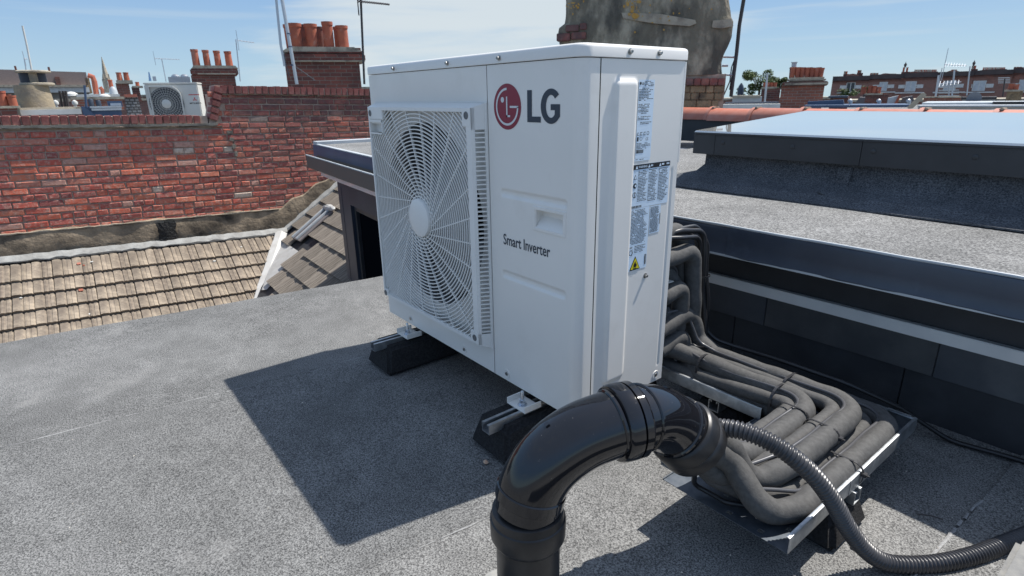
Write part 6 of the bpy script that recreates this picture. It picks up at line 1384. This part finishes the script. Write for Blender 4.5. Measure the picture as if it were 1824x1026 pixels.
prop('long_roof', 'long brown tiled roof of a building at the far left', 'building', 75, 178, 45, [('poly', 'roof_slope', BROWNR, [(-60, 151), (-60, 122), (30, 124.5), (100, 127), (153, 128.5), (158, 152)], 0, 6), ('box', 'eave_band', CEMENT, -60, 151.5, 152, 155, -.5, 5), ('box', 'white_wall', PALER, -60, 156, 160, 164.5, -.3, 5), ('box', 'building_wall', mat('far_grey_brick', (.17, .15, .12), .9, c2=(.22, .2, .17), scale=.8), -60, 164.8, 165, 196, 0, 5), ('box', 'roof_hatch', BRK1, 99, 137, 109, 151, -.3, 0), ('box', 'chimney', BRK1, 25, 116, 30, 126, 1, 2), ('box', 'chimney', BRK1, 86, 118, 91, 128, 1, 2), ('box', 'gable_end', STOCK, 154, 139, 165, 166, 0, 5)])
prop('flag_pole', 'white slanting pole rising behind the round chimney', 'pole', 57, 128, 14, [('tube', 'pole_shaft', PALER, [(57, 128), (48, 82), (40, 46)], .02)])
aerial(47, 128, 43, 103, 16, 'short aerial left of the white slanting pole', ((43, 104), (49, 105)), 3, .014, POLE, el_=.12)
prop('church_spire', 'distant pale church spire on the skyline', 'spire', 190, 155, 150, [('box', 'tower', CEMENT, 184, 141, 196, 165, 0, 2), ('lathe', 'spire', CEMENT, 190, [(6.5, 142), (5.5, 136), (4.3, 132), (.3, 101)], 1, None, 8), ('pot', 185, 132, 141, .9, 1, CEMENT, 0), ('pot', 195, 132, 141, .9, 1, CEMENT, 0)])
prop('distant_tower', 'tiny pale blue tower on the skyline', 'tower', 267, 143, 160, [('poly', 'tower_body', mat('hazy_blue', (.25, .40, .6), .8), [(265, 144), (264, 128), (266, 128.5), (270, 144)], 0, 2), ('box', 'tower_box', LIGHTG, 272, 136, 279, 144, 0, 2)])
for k, (u, a) in enumerate(((107, 188), (113, 184), (118, 182))): prop('dark_fin', 'dark slanted rod before the low roofs, %s of three' % ('left', 'middle', 'right')[k], 'rod', u, 205, 11.5, [('tube', 'rod_shaft', DKPOLE, [(u + 4, 192), (u - 1, 162)], .022)], 'dark rods by the round chimney')
for k, u in enumerate((1640, 40, 98, 132)):
    if k: prop('lamp_globe', 'small white globe vent, %s of the three beyond the wall' % ('', 'leftmost', 'middle', 'rightmost')[k], 'vent', u if k != 1 else 20, 200, 12, [('lathe', 'globe', PALER, u if k != 1 else 20, [(.3, 178), (3.5, 180), (4.5, 183), (4, 186), (2, 188), (2, 200)])], 'white globe vents')
# filler: mid-distance brick blocks that keep the roofscape closed
for k, (u0, u1, vt, d, m_) in enumerate([(-80, 330, 181, 30, BRK3), (160, 480, 172, 40, BRK2), (400, 700, 160, 38, BRK1), (1230, 1480, 178, 42, BRK3), (1440, 1900, 181, 38, BRK3), (1850, 2300, 150, 60, BRK3)]):
    b = BG('distant_house', (u0 + u1) / 2, 200, d, 'low brick block glimpsed between the %s' % ['leftmost chimneys', 'left stacks and the smaller unit', 'stacks directly left of the main unit', 'big chimney and the potted stack', 'far terrace and the zinc roofs', 'right picture edge and beyond'][k], 'building')
    x0, z1 = b.L(u0, vt); x1, _ = b.L(u1, vt); z1 = b.L((u0 + u1) / 2, vt)[1]; MB().box(x0, x1, 0, 6, -9.5 - b.o.z, z1).build('house_wall', m_, b.e, local=True); MB().box(x0, x1, -.1, 6.1, z1 + .005, z1 + .15).build('roof_capping', CEMENT, b.e, local=True)
